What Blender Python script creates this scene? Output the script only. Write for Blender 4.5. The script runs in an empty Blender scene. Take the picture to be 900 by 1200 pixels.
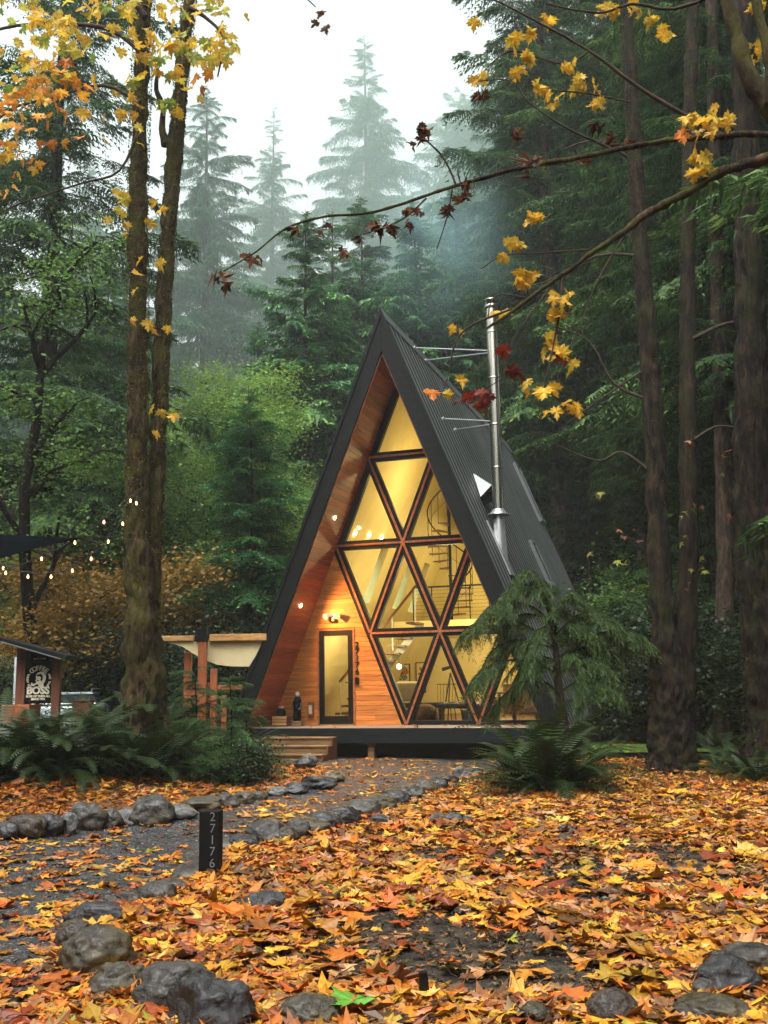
import bpy, math
import numpy as np
from mathutils import Vector, Matrix

# ------------------------------------------------------------------ basics
scene = bpy.context.scene
COL = scene.collection
R_ = np.random.default_rng(11)
F_PX, PITCH, ROLL, EYE = 1194.0, 0.169, -0.0157, 1.6
cp, sp, cr, sr = math.cos(PITCH), math.sin(PITCH), math.cos(ROLL), math.sin(ROLL)

def ray(px, py):
    dx, dy = px - 450.0, py - 600.0
    x = dx * cr + dy * sr
    y = -dx * sr + dy * cr
    return np.array([x, F_PX * cp + y * sp, F_PX * sp - y * cp])

def at(px, py, Y):
    d = ray(px, py)
    return np.array([0, 0, EYE]) + d * (Y / d[1])

def hash3(ix, iy, iz, seed=0):
    n = (ix * 374761393 + iy * 668265263 + iz * 2147483647 + seed * 974711) & 0xFFFFFFFF
    n = ((n ^ (n >> 13)) * 1274126177) & 0xFFFFFFFF
    n = (n ^ (n >> 16)) & 0xFFFFFFFF
    return n / 4294967295.0

def vnoise(P, seed=0):
    P = np.asarray(P, float)
    I = np.floor(P).astype(np.int64)
    f = P - I
    f = f * f * (3 - 2 * f)
    r = 0
    for a in (0, 1):
        for b in (0, 1):
            for c in (0, 1):
                w = (f[..., 0] if a else 1 - f[..., 0]) * (f[..., 1] if b else 1 - f[..., 1]) * (f[..., 2] if c else 1 - f[..., 2])
                r = r + w * hash3(I[..., 0] + a, I[..., 1] + b, I[..., 2] + c, seed)
    return r * 2 - 1

def fbm(P, seed=0, oct=3):
    P = np.asarray(P, float)
    s, a, r = 1.0, 1.0, 0
    for k in range(oct):
        r = r + a * vnoise(P * s, seed + k * 7)
        s *= 2.03
        a *= 0.5
    return r

def gz(x, y):
    """height of the forest floor"""
    x = np.asarray(x, float); y = np.asarray(y, float)
    P = np.stack([x * 0.45, y * 0.45, x * 0], -1)
    P2 = np.stack([x * 2.1, y * 2.1, x * 0 + 3], -1)
    near = np.clip(1 - np.abs(y - 12) / 30, 0.2, 1)
    z = 0.07 * vnoise(P, 3) * near + 0.018 * vnoise(P2, 5)
    z = z + 0.35 * np.clip((y - 32) / 30, 0, 1) * (1 + 0.5 * vnoise(P * 0.3, 9))
    k = np.clip((y - 52) / 70, 0, 1)
    z = z + 24 * k * k * (3 - 2 * k)      # the wooded hillside behind
    # low bank under the fern bed on the left
    bank = np.clip((-x - 2.6) / 2.5, 0, 1) * np.clip((y - 13.2) / 3.0, 0, 1)
    return z + 0.30 * bank

def ground_at(px, py):
    d = ray(px, py)
    t = -EYE / d[2]
    for _ in range(8):
        p = d * t
        t = (float(gz(p[0], p[1])) - EYE) / d[2]
    p = d * t
    return np.array([p[0], p[1], EYE + p[2]])

# ------------------------------------------------------------------ mesh builder
class MB:
    def __init__(self):
        self.V, self.F, self.T, self.M, self.n = [], [], [], [], 0
    def add(self, V, F, m=0, tint=None):
        V = np.asarray(V, np.float32).reshape(-1, 3)
        F = np.asarray(F, np.int32)
        if len(F) == 0: return self
        if tint is None: tint = np.full((len(V), 3), 0.5, np.float32)
        tint = np.asarray(tint, np.float32)
        if tint.ndim == 0: tint = np.full((len(V), 3), float(tint), np.float32)
        if tint.ndim == 1 and len(tint) == 3 and len(V) != 3: tint = np.tile(tint, (len(V), 1))
        if tint.ndim == 1: tint = np.repeat(tint[:, None], 3, 1) if len(tint) == len(V) else np.tile(tint, (len(V), 1))
        self.V.append(V); self.T.append(tint); self.F.append(F + self.n); self.M.append(m)
        self.n += len(V)
        return self
    def box(self, c, s, m=0, rot=None, tint=None):
        x, y, z = np.array(s) / 2.0
        V = np.array([[-x,-y,-z],[x,-y,-z],[x,y,-z],[-x,y,-z],[-x,-y,z],[x,-y,z],[x,y,z],[-x,y,z]])
        if rot is not None: V = V @ np.array(rot).T
        t = None if tint is None else np.tile(np.array(tint, float) * np.ones(3), (8, 1))
        return self.add(V + np.array(c), [[0,3,2,1],[4,5,6,7],[0,1,5,4],[1,2,6,5],[2,3,7,6],[3,0,4,7]], m, t)
    def box2(self, a, b, m=0, tint=None):
        a = np.array(a, float); b = np.array(b, float)
        return self.box((a + b) / 2, np.abs(b - a), m, None, tint)
    def beam(self, a, b, w, d, m=0, up=(0, 0, 1), tint=None):
        """bar from a to b, w along the side axis, d along the third"""
        a = np.array(a, float); b = np.array(b, float)
        x = b - a; L = np.linalg.norm(x); x /= L
        y = np.cross(np.array(up, float), x); y /= np.linalg.norm(y)
        z = np.cross(x, y)
        return self.box((a + b) / 2, (L, w, d), m, np.stack([x, y, z], 1), tint)
    def tube(self, P, r, n=8, m=0, cap=True, noise=0.0, nf=2.0, seed=0, tint=None, ridge=0.0):
        P = np.asarray(P, float); k = len(P)
        r = np.broadcast_to(np.asarray(r, float), (k,))
        T = np.gradient(P, axis=0); T /= np.linalg.norm(T, axis=1)[:, None] + 1e-9
        ref = np.array([1.0, 0, 0]) if abs(T[0][0]) < 0.9 else np.array([0, 1.0, 0])
        N = np.zeros_like(P); N[0] = np.cross(T[0], ref); N[0] /= np.linalg.norm(N[0])
        for i in range(1, k):
            v = N[i-1] - T[i] * (N[i-1] @ T[i]); N[i] = v / (np.linalg.norm(v) + 1e-9)
        B = np.cross(T, N)
        a = np.linspace(0, 2 * np.pi, n, endpoint=False)
        D = N[:, None] * np.cos(a)[None, :, None] + B[:, None] * np.sin(a)[None, :, None]
        rr = np.repeat(r[:, None], n, 1)
        if noise:
            Q = P[:, None] + D * r[:, None, None]
            rr = rr * (1 + noise * fbm(Q * nf, seed, 3))
            if ridge: rr = rr * (1 + ridge * (.5 - np.abs(fbm(Q * np.array([19, 19, 3.4]), seed + 5, 2))) + ridge * .5 * vnoise(Q * np.array([34, 34, 9]), seed + 9))
        V = (P[:, None] + D * rr[..., None]).reshape(-1, 3)
        i = np.arange(k - 1)[:, None]; j = np.arange(n)[None]; j2 = (j + 1) % n
        F = np.stack([i*n + j, i*n + j2, (i+1)*n + j2, (i+1)*n + j], -1).reshape(-1, 4)
        tt = None if tint is None else np.tile(np.array(tint, float) * np.ones(3), (len(V), 1))
        self.add(V, F, m, tt)
        if cap:
            for e, s in ((0, -1), (k - 1, 1)):
                c = P[e][None]; ring = V[e*n:(e+1)*n]
                idx = np.stack([np.zeros(n, int), 1 + j[0], 1 + j2[0]], 1)
                if s < 0: idx = idx[:, ::-1]
                self.add(np.vstack([c, ring]), idx, m, None if tint is None else np.tile(np.array(tint, float) * np.ones(3), (n + 1, 1)))
        return self
    def lathe(self, prof, n=24, m=0, c=(0, 0, 0)):
        prof = np.array(prof, float)
        a = np.linspace(0, 2*np.pi, n, endpoint=False)
        V = np.stack([prof[:, 0][:, None]*np.cos(a), prof[:, 0][:, None]*np.sin(a), np.repeat(prof[:, 1][:, None], n, 1)], -1).reshape(-1, 3) + np.array(c)
        k = len(prof)
        i = np.arange(k-1)[:, None]; j = np.arange(n)[None]; j2 = (j+1) % n
        F = np.stack([i*n+j, i*n+j2, (i+1)*n+j2, (i+1)*n+j], -1).reshape(-1, 4)
        return self.add(V, F, m)
    def prism(self, poly, a, b, axis=1, m=0, tint=None):
        """polygon extruded along an axis; poly holds the two other coordinates in order"""
        n = len(poly); V = []
        for t in (a, b):
            for p in poly:
                q = list(p); q.insert(axis, t); V.append(q)
        V = np.array(V, float)
        area = sum(poly[i][0]*poly[(i+1) % n][1] - poly[(i+1) % n][0]*poly[i][1] for i in range(n))
        tt = None if tint is None else np.tile(np.array(tint, float)*np.ones(3), (len(V), 1))
        F4 = [[i, (i+1) % n, n+(i+1) % n, n+i] for i in range(n)]
        base = self.n
        self.add(V, F4, m, tt)
        # caps share the vertices
        self.F.append(np.array([list(range(n))], np.int32) + base); self.M.append(m); self.T.append(np.zeros((0, 3), np.float32)); self.V.append(np.zeros((0, 3), np.float32))
        self.F.append(np.array([list(range(2*n-1, n-1, -1))], np.int32) + base); self.M.append(m); self.T.append(np.zeros((0, 3), np.float32)); self.V.append(np.zeros((0, 3), np.float32))
        return self
    def mesh(self, name, mats, smooth=False, fixn=False):
        V = np.concatenate(self.V); T = np.concatenate(self.T)
        me = bpy.data.meshes.new(name)
        me.vertices.add(len(V)); me.vertices.foreach_set('co', V.ravel())
        nl = sum(f.size for f in self.F); nf = sum(len(f) for f in self.F)
        vi = np.concatenate([f.ravel() for f in self.F]).astype(np.int32)
        tot = np.concatenate([np.full(len(f), f.shape[1], np.int32) for f in self.F])
        st = np.concatenate([[0], np.cumsum(tot)[:-1]]).astype(np.int32)
        me.loops.add(nl); me.loops.foreach_set('vertex_index', vi)
        me.polygons.add(nf); me.polygons.foreach_set('loop_start', st); me.polygons.foreach_set('loop_total', tot)
        mi = np.concatenate([np.full(len(f), m, np.int32) for f, m in zip(self.F, self.M)])
        me.polygons.foreach_set('material_index', mi)
        me.polygons.foreach_set('use_smooth', np.full(nf, smooth, bool))
        ca = me.color_attributes.new('tint', 'FLOAT_COLOR', 'POINT')
        C = np.ones((len(V), 4), np.float32); C[:, :3] = T
        ca.data.foreach_set('color', C.ravel())
        if not isinstance(mats, (list, tuple)): mats = [mats]
        for m in mats: me.materials.append(m)
        me.update(calc_edges=True); me.validate(clean_customdata=False)
        if fixn:
            import bmesh
            bm = bmesh.new(); bm.from_mesh(me); bmesh.ops.recalc_face_normals(bm, faces=bm.faces); bm.to_mesh(me); bm.free()
        return me
    def obj(self, name, mats, parent=None, smooth=False, bevel=0, loc=None, fixn=True, sub=0):
        big = self.n > 60000
        me = self.mesh(name, mats, smooth, fixn and not big)
        o = bpy.data.objects.new(name, me); COL.objects.link(o)
        if parent is not None: o.parent = parent
        if loc is not None: o.location = loc
        if bevel:
            b = o.modifiers.new('bevel', 'BEVEL'); b.width = bevel; b.segments = 2; b.limit_method = 'ANGLE'; b.angle_limit = 0.6
        if sub:
            s = o.modifiers.new('sub', 'SUBSURF'); s.levels = sub; s.render_levels = sub
        return o

def tag(o, label=None, cat=None, group=None, kind=None):
    if label: o['label'] = label
    if cat: o['category'] = cat
    if group: o['group'] = group
    if kind: o['kind'] = kind
    return o

def thing(name, label, cat, loc=(0, 0, 0), rz=0.0, group=None):
    o = bpy.data.objects.new(name, None); COL.objects.link(o)
    o.location = tuple(float(a) for a in loc); o.rotation_euler = (0, 0, rz)
    o.empty_display_size = 0.2
    return tag(o, label, cat, group)

def dup(root, loc, rz=0.0, sc=1.0, label=None, cat=None, group=None, tilt=(0, 0)):
    r = root.copy(); COL.objects.link(r)
    r.location = tuple(float(a) for a in loc); r.rotation_euler = (tilt[0], tilt[1], rz); r.scale = (sc, sc, sc) if np.isscalar(sc) else sc
    if label: r['label'] = label
    if cat: r['category'] = cat
    if group: r['group'] = group
    for ch in list(root.children):
        c = ch.copy(); COL.objects.link(c); c.parent = r
        for g in list(ch.children):
            d = g.copy(); COL.objects.link(d); d.parent = c
    return r

# ------------------------------------------------------------------ materials
def newmat(name):
    m = bpy.data.materials.new(name); m.use_nodes = True
    nt = m.node_tree; nt.nodes.clear()
    out = nt.nodes.new('ShaderNodeOutputMaterial')
    p = nt.nodes.new('ShaderNodeBsdfPrincipled')
    nt.links.new(p.outputs[0], out.inputs['Surface'])
    return m, nt, p, out

def N(nt, t, **kw):
    n = nt.nodes.new(t)
    for k, v in kw.items():
        if k in n.inputs.keys(): n.inputs[k].default_value = v
        else: setattr(n, k, v)
    return n

def rgba(c): return (c[0], c[1], c[2], 1.0)

def ramp(nt, fac, stops):
    r = nt.nodes.new('ShaderNodeValToRGB')
    el = r.color_ramp.elements
    while len(el) < len(stops): el.new(0.5)
    for e, (p, c) in zip(el, stops): e.position = p; e.color = rgba(c)
    nt.links.new(fac, r.inputs[0])
    return r

def coords(nt, scale=(1, 1, 1), kind='Object', rot=(0, 0, 0)):
    tc = nt.nodes.new('ShaderNodeTexCoord'); mp = nt.nodes.new('ShaderNodeMapping')
    mp.inputs['Scale'].default_value = scale; mp.inputs['Rotation'].default_value = rot
    nt.links.new(tc.outputs[kind], mp.inputs['Vector'])
    return mp.outputs[0]

def bump(nt, p, h, strength=0.3, dist=0.02):
    b = nt.nodes.new('ShaderNodeBump'); b.inputs['Strength'].default_value = strength; b.inputs['Distance'].default_value = dist
    nt.links.new(h, b.inputs['Height']); nt.links.new(b.outputs[0], p.inputs['Normal'])

def mat_noise(name, stops, scale=3.0, rough=0.6, spec=0.5, metal=0.0, bs=0.3, bd=0.02, stretch=(1, 1, 1), detail=6, tint=0.0, rough_var=0.0, bscale=None, kind='Object'):
    m, nt, p, _ = newmat(name)
    v = coords(nt, stretch, kind)
    n = N(nt, 'ShaderNodeTexNoise', Scale=scale, Detail=detail, Roughness=0.6)
    nt.links.new(v, n.inputs['Vector'])
    r = ramp(nt, n.outputs['Fac'], stops)
    col = r.outputs[0]
    if tint:
        at_ = N(nt, 'ShaderNodeAttribute', attribute_name='tint')
        mx = N(nt, 'ShaderNodeMix', data_type='RGBA', blend_type='MULTIPLY'); mx.inputs[0].default_value = tint
        nt.links.new(col, mx.inputs[6])
        sc_ = N(nt, 'ShaderNodeVectorMath', operation='SCALE'); sc_.inputs['Scale'].default_value = 2.0
        nt.links.new(at_.outputs['Color'], sc_.inputs[0]); nt.links.new(sc_.outputs[0], mx.inputs[7])
        col = mx.outputs[2]
    nt.links.new(col, p.inputs['Base Color'])
    p.inputs['Roughness'].default_value = rough; p.inputs['Metallic'].default_value = metal
    p.inputs['Specular IOR Level'].default_value = spec
    if rough_var:
        mr = N(nt, 'ShaderNodeMapRange'); mr.inputs['To Min'].default_value = rough - rough_var; mr.inputs['To Max'].default_value = rough + rough_var
        nt.links.new(n.outputs['Fac'], mr.inputs['Value']); nt.links.new(mr.outputs[0], p.inputs['Roughness'])
    if bs:
        h = n.outputs['Fac']
        if bscale:
            n2 = N(nt, 'ShaderNodeTexNoise', Scale=bscale, Detail=5, Roughness=0.65); nt.links.new(v, n2.inputs['Vector']); h = n2.outputs['Fac']
        bump(nt, p, h, bs, bd)
    return m

def mat_leaf(name, A, B, transl=0.35, rough=0.5, spec=0.35, direct=False, C=None):
    """foliage: every leaf carries its own tint; A..B is the range of leaf colours"""
    m, nt, p, out = newmat(name)
    a = N(nt, 'ShaderNodeAttribute', attribute_name='tint')
    if direct:
        v = coords(nt, (1, 1, 1))
        n = N(nt, 'ShaderNodeTexNoise', Scale=38.0, Detail=4); nt.links.new(v, n.inputs['Vector'])
        r = ramp(nt, n.outputs['Fac'], [(0.3, (0.42, 0.30, 0.22)), (0.55, (1, 1, 1))])
        mx = N(nt, 'ShaderNodeMix', data_type='RGBA', blend_type='MULTIPLY'); mx.inputs[0].default_value = 0.55
        nt.links.new(a.outputs['Color'], mx.inputs[6]); nt.links.new(r.outputs[0], mx.inputs[7])
        col = mx.outputs[2]
    else:
        sep = N(nt, 'ShaderNodeSeparateColor'); nt.links.new(a.outputs['Color'], sep.inputs[0])
        st = [(0.0, A), (1.0, B)] if C is None else [(0.0, A), (0.75, B), (1.0, C)]
        r = ramp(nt, sep.outputs[0], st)
        col = r.outputs[0]
    nt.links.new(col, p.inputs['Base Color'])
    p.inputs['Roughness'].default_value = rough; p.inputs['Specular IOR Level'].default_value = spec
    if transl:
        t = N(nt, 'ShaderNodeBsdfTranslucent'); nt.links.new(col, t.inputs['Color'])
        ms = N(nt, 'ShaderNodeMixShader'); ms.inputs[0].default_value = transl
        nt.links.new(p.outputs[0], ms.inputs[1]); nt.links.new(t.outputs[0], ms.inputs[2]); nt.links.new(ms.outputs[0], out.inputs['Surface'])
    return m

def mat_plain(name, c, rough=0.5, metal=0.0, spec=0.5, emit=None, es=0.0, coat=0.0):
    m, nt, p, _ = newmat(name)
    v = coords(nt, (1, 1, 1)); n = N(nt, 'ShaderNodeTexNoise', Scale=9.0, Detail=5); nt.links.new(v, n.inputs['Vector'])
    r = ramp(nt, n.outputs['Fac'], [(0.3, tuple(x * 0.85 for x in c)), (0.7, tuple(min(1, x * 1.12) for x in c))])
    nt.links.new(r.outputs[0], p.inputs['Base Color'])
    p.inputs['Roughness'].default_value = rough; p.inputs['Metallic'].default_value = metal; p.inputs['Specular IOR Level'].default_value = spec
    if coat: p.inputs['Coat Weight'].default_value = coat
    if emit:
        p.inputs['Emission Color'].default_value = rgba(emit); p.inputs['Emission Strength'].default_value = es
    return m

def mat_glass(name, tintc=(0.92, 0.95, 0.92), ior=1.45, gloss=1.0):
    m, nt, p, out = newmat(name); nt.nodes.remove(p)
    tr = N(nt, 'ShaderNodeBsdfTransparent'); tr.inputs[0].default_value = rgba(tintc)
    gl = N(nt, 'ShaderNodeBsdfGlossy'); gl.inputs['Roughness'].default_value = 0.01
    fr = N(nt, 'ShaderNodeFresnel'); fr.inputs[0].default_value = ior
    mu = N(nt, 'ShaderNodeMath', operation='MULTIPLY'); mu.inputs[1].default_value = gloss
    nt.links.new(fr.outputs[0], mu.inputs[0])
    ms = N(nt, 'ShaderNodeMixShader'); nt.links.new(mu.outputs[0], ms.inputs[0])
    nt.links.new(tr.outputs[0], ms.inputs[1]); nt.links.new(gl.outputs[0], ms.inputs[2]); nt.links.new(ms.outputs[0], out.inputs['Surface'])
    return m

M = {}
M['soil'] = mat_noise('soil', [(0.38, (0.008, 0.006, 0.004)), (0.52, (0.028, 0.021, 0.013)), (0.66, (0.075, 0.06, 0.036))], 5, 0.7, 0.35, bs=1.0, bd=0.06, bscale=14, detail=10)
def gravel_mat():
    m, nt, p, _ = newmat('gravel')
    v = coords(nt, (1, 1, 1))
    vo = N(nt, 'ShaderNodeTexVoronoi', Scale=42.0); nt.links.new(v, vo.inputs['Vector'])
    sep = N(nt, 'ShaderNodeSeparateColor'); nt.links.new(vo.outputs['Color'], sep.inputs[0])
    r = ramp(nt, sep.outputs[0], [(0.0, (0.007, 0.0075, 0.0075)), (0.6, (0.026, 0.0275, 0.027)), (0.93, (0.075, 0.075, 0.073)), (1.0, (0.22, 0.22, 0.21))])
    n = N(nt, 'ShaderNodeTexNoise', Scale=0.9, Detail=4); nt.links.new(v, n.inputs['Vector'])
    r2 = ramp(nt, n.outputs['Fac'], [(0.35, (0.55, 0.5, 0.45)), (0.65, (1, 1, 1))])
    mx = N(nt, 'ShaderNodeMix', data_type='RGBA', blend_type='MULTIPLY'); mx.inputs[0].default_value = 1
    nt.links.new(r.outputs[0], mx.inputs[6]); nt.links.new(r2.outputs[0], mx.inputs[7]); nt.links.new(mx.outputs[2], p.inputs['Base Color'])
    p.inputs['Roughness'].default_value = 0.55
    bump(nt, p, vo.outputs['Distance'], 1.0, 0.02)
    return m
M['gravel'] = gravel_mat()
def rock_mat(name, dark, mid, light, moss=None):
    m, nt, p, _ = newmat(name)
    v = coords(nt, (1, 1, 1))
    n = N(nt, 'ShaderNodeTexNoise', Scale=5.0, Detail=9, Roughness=0.65); nt.links.new(v, n.inputs['Vector'])
    r = ramp(nt, n.outputs['Fac'], [(0.3, dark), (0.52, mid), (0.72, light)])
    n2 = N(nt, 'ShaderNodeTexNoise', Scale=26.0, Detail=6, Roughness=0.7); nt.links.new(v, n2.inputs['Vector'])
    r2 = ramp(nt, n2.outputs['Fac'], [(0.3, (0.45, 0.45, 0.45)), (0.6, (1, 1, 1)), (0.8, (1.35, 1.35, 1.3))])
    mx = N(nt, 'ShaderNodeMix', data_type='RGBA', blend_type='MULTIPLY'); mx.inputs[0].default_value = 0.9
    nt.links.new(r.outputs[0], mx.inputs[6]); nt.links.new(r2.outputs[0], mx.inputs[7])
    nt.links.new(mx.outputs[2], p.inputs['Base Color'])
    rr = ramp(nt, n.outputs['Fac'], [(0.35, (0.22, 0.22, 0.22)), (0.65, (0.5, 0.5, 0.5))])
    nt.links.new(rr.outputs[0], p.inputs['Roughness'])
    p.inputs['Coat Weight'].default_value = 0.15; p.inputs['Coat Roughness'].default_value = 0.25
    bump(nt, p, n2.outputs['Fac'], 0.9, 0.02)
    return m
M['rock_olive'] = rock_mat('rock_olive', (0.010, 0.008, 0.004), (0.055, 0.045, 0.022), (0.17, 0.14, 0.075))
M['rock_grey'] = rock_mat('rock_grey', (0.007, 0.006, 0.005), (0.045, 0.040, 0.030), (0.19, 0.17, 0.135))
M['rock_black'] = rock_mat('rock_black', (0.006, 0.006, 0.006), (0.018, 0.018, 0.018), (0.05, 0.05, 0.05))
M['rock_pale'] = rock_mat('rock_pale', (0.04, 0.04, 0.038), (0.11, 0.11, 0.105), (0.24, 0.24, 0.23))
M['rock_brown'] = rock_mat('rock_brown', (0.012, 0.008, 0.0045), (0.042, 0.028, 0.016), (0.11, 0.075, 0.046))
M['litter'] = mat_leaf('leaf_litter', None, None, 0.12, 0.45, 0.35, direct=True)
M['maple'] = mat_leaf('maple_leaf', None, None, 0.45, 0.5, 0.3, direct=True)
M['fir'] = mat_leaf('fir_needles', (0.016, 0.05, 0.018), (0.065, 0.135, 0.032), 0.3, 0.55, C=(0.15, 0.24, 0.05))
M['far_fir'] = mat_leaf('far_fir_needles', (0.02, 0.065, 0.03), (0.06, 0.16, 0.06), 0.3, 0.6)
M['hemlock'] = mat_leaf('hemlock_needles', (0.018, 0.07, 0.022), (0.055, 0.17, 0.05), 0.3, 0.5, C=(0.17, 0.38, 0.10))
M['cedar'] = mat_leaf('cedar_sprays', (0.02, 0.05, 0.012), (0.06, 0.115, 0.026), 0.3, 0.5, C=(0.20, 0.26, 0.05))
M['dark_leaf'] = mat_leaf('dark_shrub_leaf', (0.012, 0.028, 0.010), (0.04, 0.07, 0.025), 0.3, 0.5, C=(0.09, 0.12, 0.04))
M['alder'] = mat_leaf('alder_leaf', (0.12, 0.23, 0.04), (0.27, 0.42, 0.08), 0.45, 0.5, C=(0.46, 0.55, 0.10))
M['green_leaf'] = mat_leaf('green_leaf', (0.05, 0.11, 0.025), (0.15, 0.28, 0.055), 0.45, 0.5, C=(0.27, 0.42, 0.08))
M['amber_leaf'] = mat_leaf('amber_leaf', (0.12, 0.10, 0.02), (0.36, 0.19, 0.03), 0.4, 0.5, C=(0.6, 0.27, 0.035))
M['fern'] = mat_leaf('fern_frond', (0.012, 0.028, 0.006), (0.034, 0.062, 0.012), 0.25, 0.45, C=(0.12, 0.16, 0.035))
def bark_mat(name, a, b, c, moss, amount=0.5):
    m, nt, p, _ = newmat(name)
    v = coords(nt, (1, 1, 0.28))
    n = N(nt, 'ShaderNodeTexNoise', Scale=9.0, Detail=9, Roughness=0.7); nt.links.new(v, n.inputs['Vector'])
    r = ramp(nt, n.outputs['Fac'], [(0.40, a), (0.52, b), (0.64, c)])
    v2 = coords(nt, (1, 1, 0.7))
    n2 = N(nt, 'ShaderNodeTexNoise', Scale=2.6, Detail=7, Roughness=0.7); nt.links.new(v2, n2.inputs['Vector'])
    mr = ramp(nt, n2.outputs['Fac'], [(0.60 - amount*0.25, (0, 0, 0)), (0.70 - amount*0.2, (1, 1, 1))])
    n3 = N(nt, 'ShaderNodeTexNoise', Scale=30.0, Detail=4); nt.links.new(v2, n3.inputs['Vector'])
    mc = ramp(nt, n3.outputs['Fac'], [(0.3, tuple(x*0.45 for x in moss)), (0.7, moss)])
    mx = N(nt, 'ShaderNodeMix', data_type='RGBA'); nt.links.new(mr.outputs[0], mx.inputs[0])
    nt.links.new(r.outputs[0], mx.inputs[6]); nt.links.new(mc.outputs[0], mx.inputs[7]); nt.links.new(mx.outputs[2], p.inputs['Base Color'])
    p.inputs['Roughness'].default_value = 0.85; p.inputs['Specular IOR Level'].default_value = 0.2
    bump(nt, p, n.outputs['Fac'], 1.0, 0.09)
    return m
M['bark_moss'] = bark_mat('mossy_bark', (0.005, 0.003, 0.0015), (0.034, 0.018, 0.008), (0.11, 0.066, 0.032), (0.075, 0.068, 0.012), 0.65)
M['bark_dark'] = bark_mat('dark_bark', (0.003, 0.002, 0.0015), (0.013, 0.008, 0.0045), (0.05, 0.03, 0.016), (0.026, 0.027, 0.006), 0.45)
M['bark_fir'] = bark_mat('fir_bark', (0.03, 0.02, 0.014), (0.08, 0.055, 0.038), (0.14, 0.1, 0.07), (0.05, 0.055, 0.02), 0.2)
M['twig'] = mat_noise('twig_bark', [(0.3, (0.018, 0.011, 0.008)), (0.7, (0.06, 0.04, 0.028))], 12, 0.8, 0.2)
def cedar_wood(name, a, b, stretch):
    m, nt, p, _ = newmat(name)
    v = coords(nt, stretch)
    n = N(nt, 'ShaderNodeTexNoise', Scale=4.0, Detail=9, Roughness=0.6, Distortion=0.6); nt.links.new(v, n.inputs['Vector'])
    r = ramp(nt, n.outputs['Fac'], [(0.28, tuple(x*0.45 for x in a)), (0.5, a), (0.72, b)])
    at_ = N(nt, 'ShaderNodeAttribute', attribute_name='tint')
    sc_ = N(nt, 'ShaderNodeVectorMath', operation='SCALE'); sc_.inputs['Scale'].default_value = 2.0
    nt.links.new(at_.outputs['Color'], sc_.inputs[0])
    mx = N(nt, 'ShaderNodeMix', data_type='RGBA', blend_type='MULTIPLY'); mx.inputs[0].default_value = 1
    nt.links.new(r.outputs[0], mx.inputs[6]); nt.links.new(sc_.outputs[0], mx.inputs[7]); nt.links.new(mx.outputs[2], p.inputs['Base Color'])
    p.inputs['Roughness'].default_value = 0.5
    bump(nt, p, n.outputs['Fac'], 0.25, 0.004)
    return m
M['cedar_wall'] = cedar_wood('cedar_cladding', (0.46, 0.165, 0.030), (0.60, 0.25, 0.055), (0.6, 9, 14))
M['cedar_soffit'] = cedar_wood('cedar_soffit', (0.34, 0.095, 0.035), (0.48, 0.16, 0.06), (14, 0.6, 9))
M['cedar_trim'] = cedar_wood('cedar_trim', (0.25, 0.09, 0.028), (0.36, 0.15, 0.05), (3, 3, 3))
M['post_wood'] = cedar_wood('stained_post_wood', (0.33, 0.09, 0.03), (0.45, 0.15, 0.05), (6, 6, 1))
M['beam_wood'] = cedar_wood('pale_beam_wood', (0.5, 0.26, 0.08), (0.62, 0.36, 0.13), (1, 6, 6))
M['step_wood'] = cedar_wood('weathered_step_wood', (0.2, 0.12, 0.05), (0.33, 0.2, 0.085), (0.7, 7, 7))
M['tread_wood'] = cedar_wood('stair_tread_wood', (0.12, 0.055, 0.022), (0.2, 0.1, 0.04), (1, 6, 6))
M['black_metal'] = mat_noise('black_roof_steel', [(0.3, (0.006, 0.007, 0.0075)), (0.7, (0.011, 0.013, 0.0135))], 2.0, 0.5, 0.05, bs=0.08, bd=0.01, rough_var=0.08)
M['black_paint'] = mat_noise('black_fascia_paint', [(0.3, (0.005, 0.006, 0.006)), (0.7, (0.011, 0.013, 0.0125))], 3.0, 0.55, 0.12, bs=0.15, bd=0.006, stretch=(1, 1, 4))
M['black_frame'] = mat_plain('black_window_frame', (0.007, 0.006, 0.005), 0.5, 0, .15)
M['rib_sheen'] = mat_noise('sky_sheen_rib_steel', [(0.35, (0.06, 0.072, 0.068)), (0.65, (0.13, 0.15, 0.144))], 1.2, 0.4, 0.5, bs=0.05, bd=0.004, stretch=(1, 3, .4))  # lighter than the pans, standing in for sky reflection on the ribs
M['ridge_metal'] = mat_plain('ridge_cap_metal', (0.13, 0.15, 0.15), 0.4, 0.3)
M['deck'] = mat_noise('dark_deck_stain', [(0.3, (0.006, 0.009, 0.009)), (0.7, (0.013, 0.017, 0.0165))], 5, 0.5, 0.15, bs=0.2, bd=0.005, stretch=(0.3, 4, 4))
M['deck_board'] = mat_noise('deck_board', [(0.3, (0.13, 0.11, 0.09)), (0.7, (0.24, 0.2, 0.16))], 5, 0.5, 0.4, bs=0.2, bd=0.005, stretch=(0.3, 4, 4))
M['steel'] = mat_noise('brushed_stainless_steel', [(0.3, (0.45, 0.43, 0.36)), (0.7, (0.62, 0.6, 0.52))], 3, 0.22, 0.5, 1.0, bs=0.03, bd=0.002, stretch=(1, 1, 0.1), rough_var=0.06)
M['galv'] = mat_plain('galvanised_steel', (0.5, 0.52, 0.52), 0.35, 0.8)
M['white_metal'] = mat_plain('white_painted_metal', (0.52, 0.56, 0.57), 0.35)
M['plaster'] = mat_noise('warm_white_plaster', [(0.3, (0.60, 0.52, 0.25)), (0.7, (0.68, 0.60, 0.32))], 2.0, 0.8, 0.2, bs=0.05, bd=0.003)
M['floor_wood'] = cedar_wood('interior_floor', (0.16, 0.08, 0.035), (0.24, 0.13, 0.06), (6, 1, 6))
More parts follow.
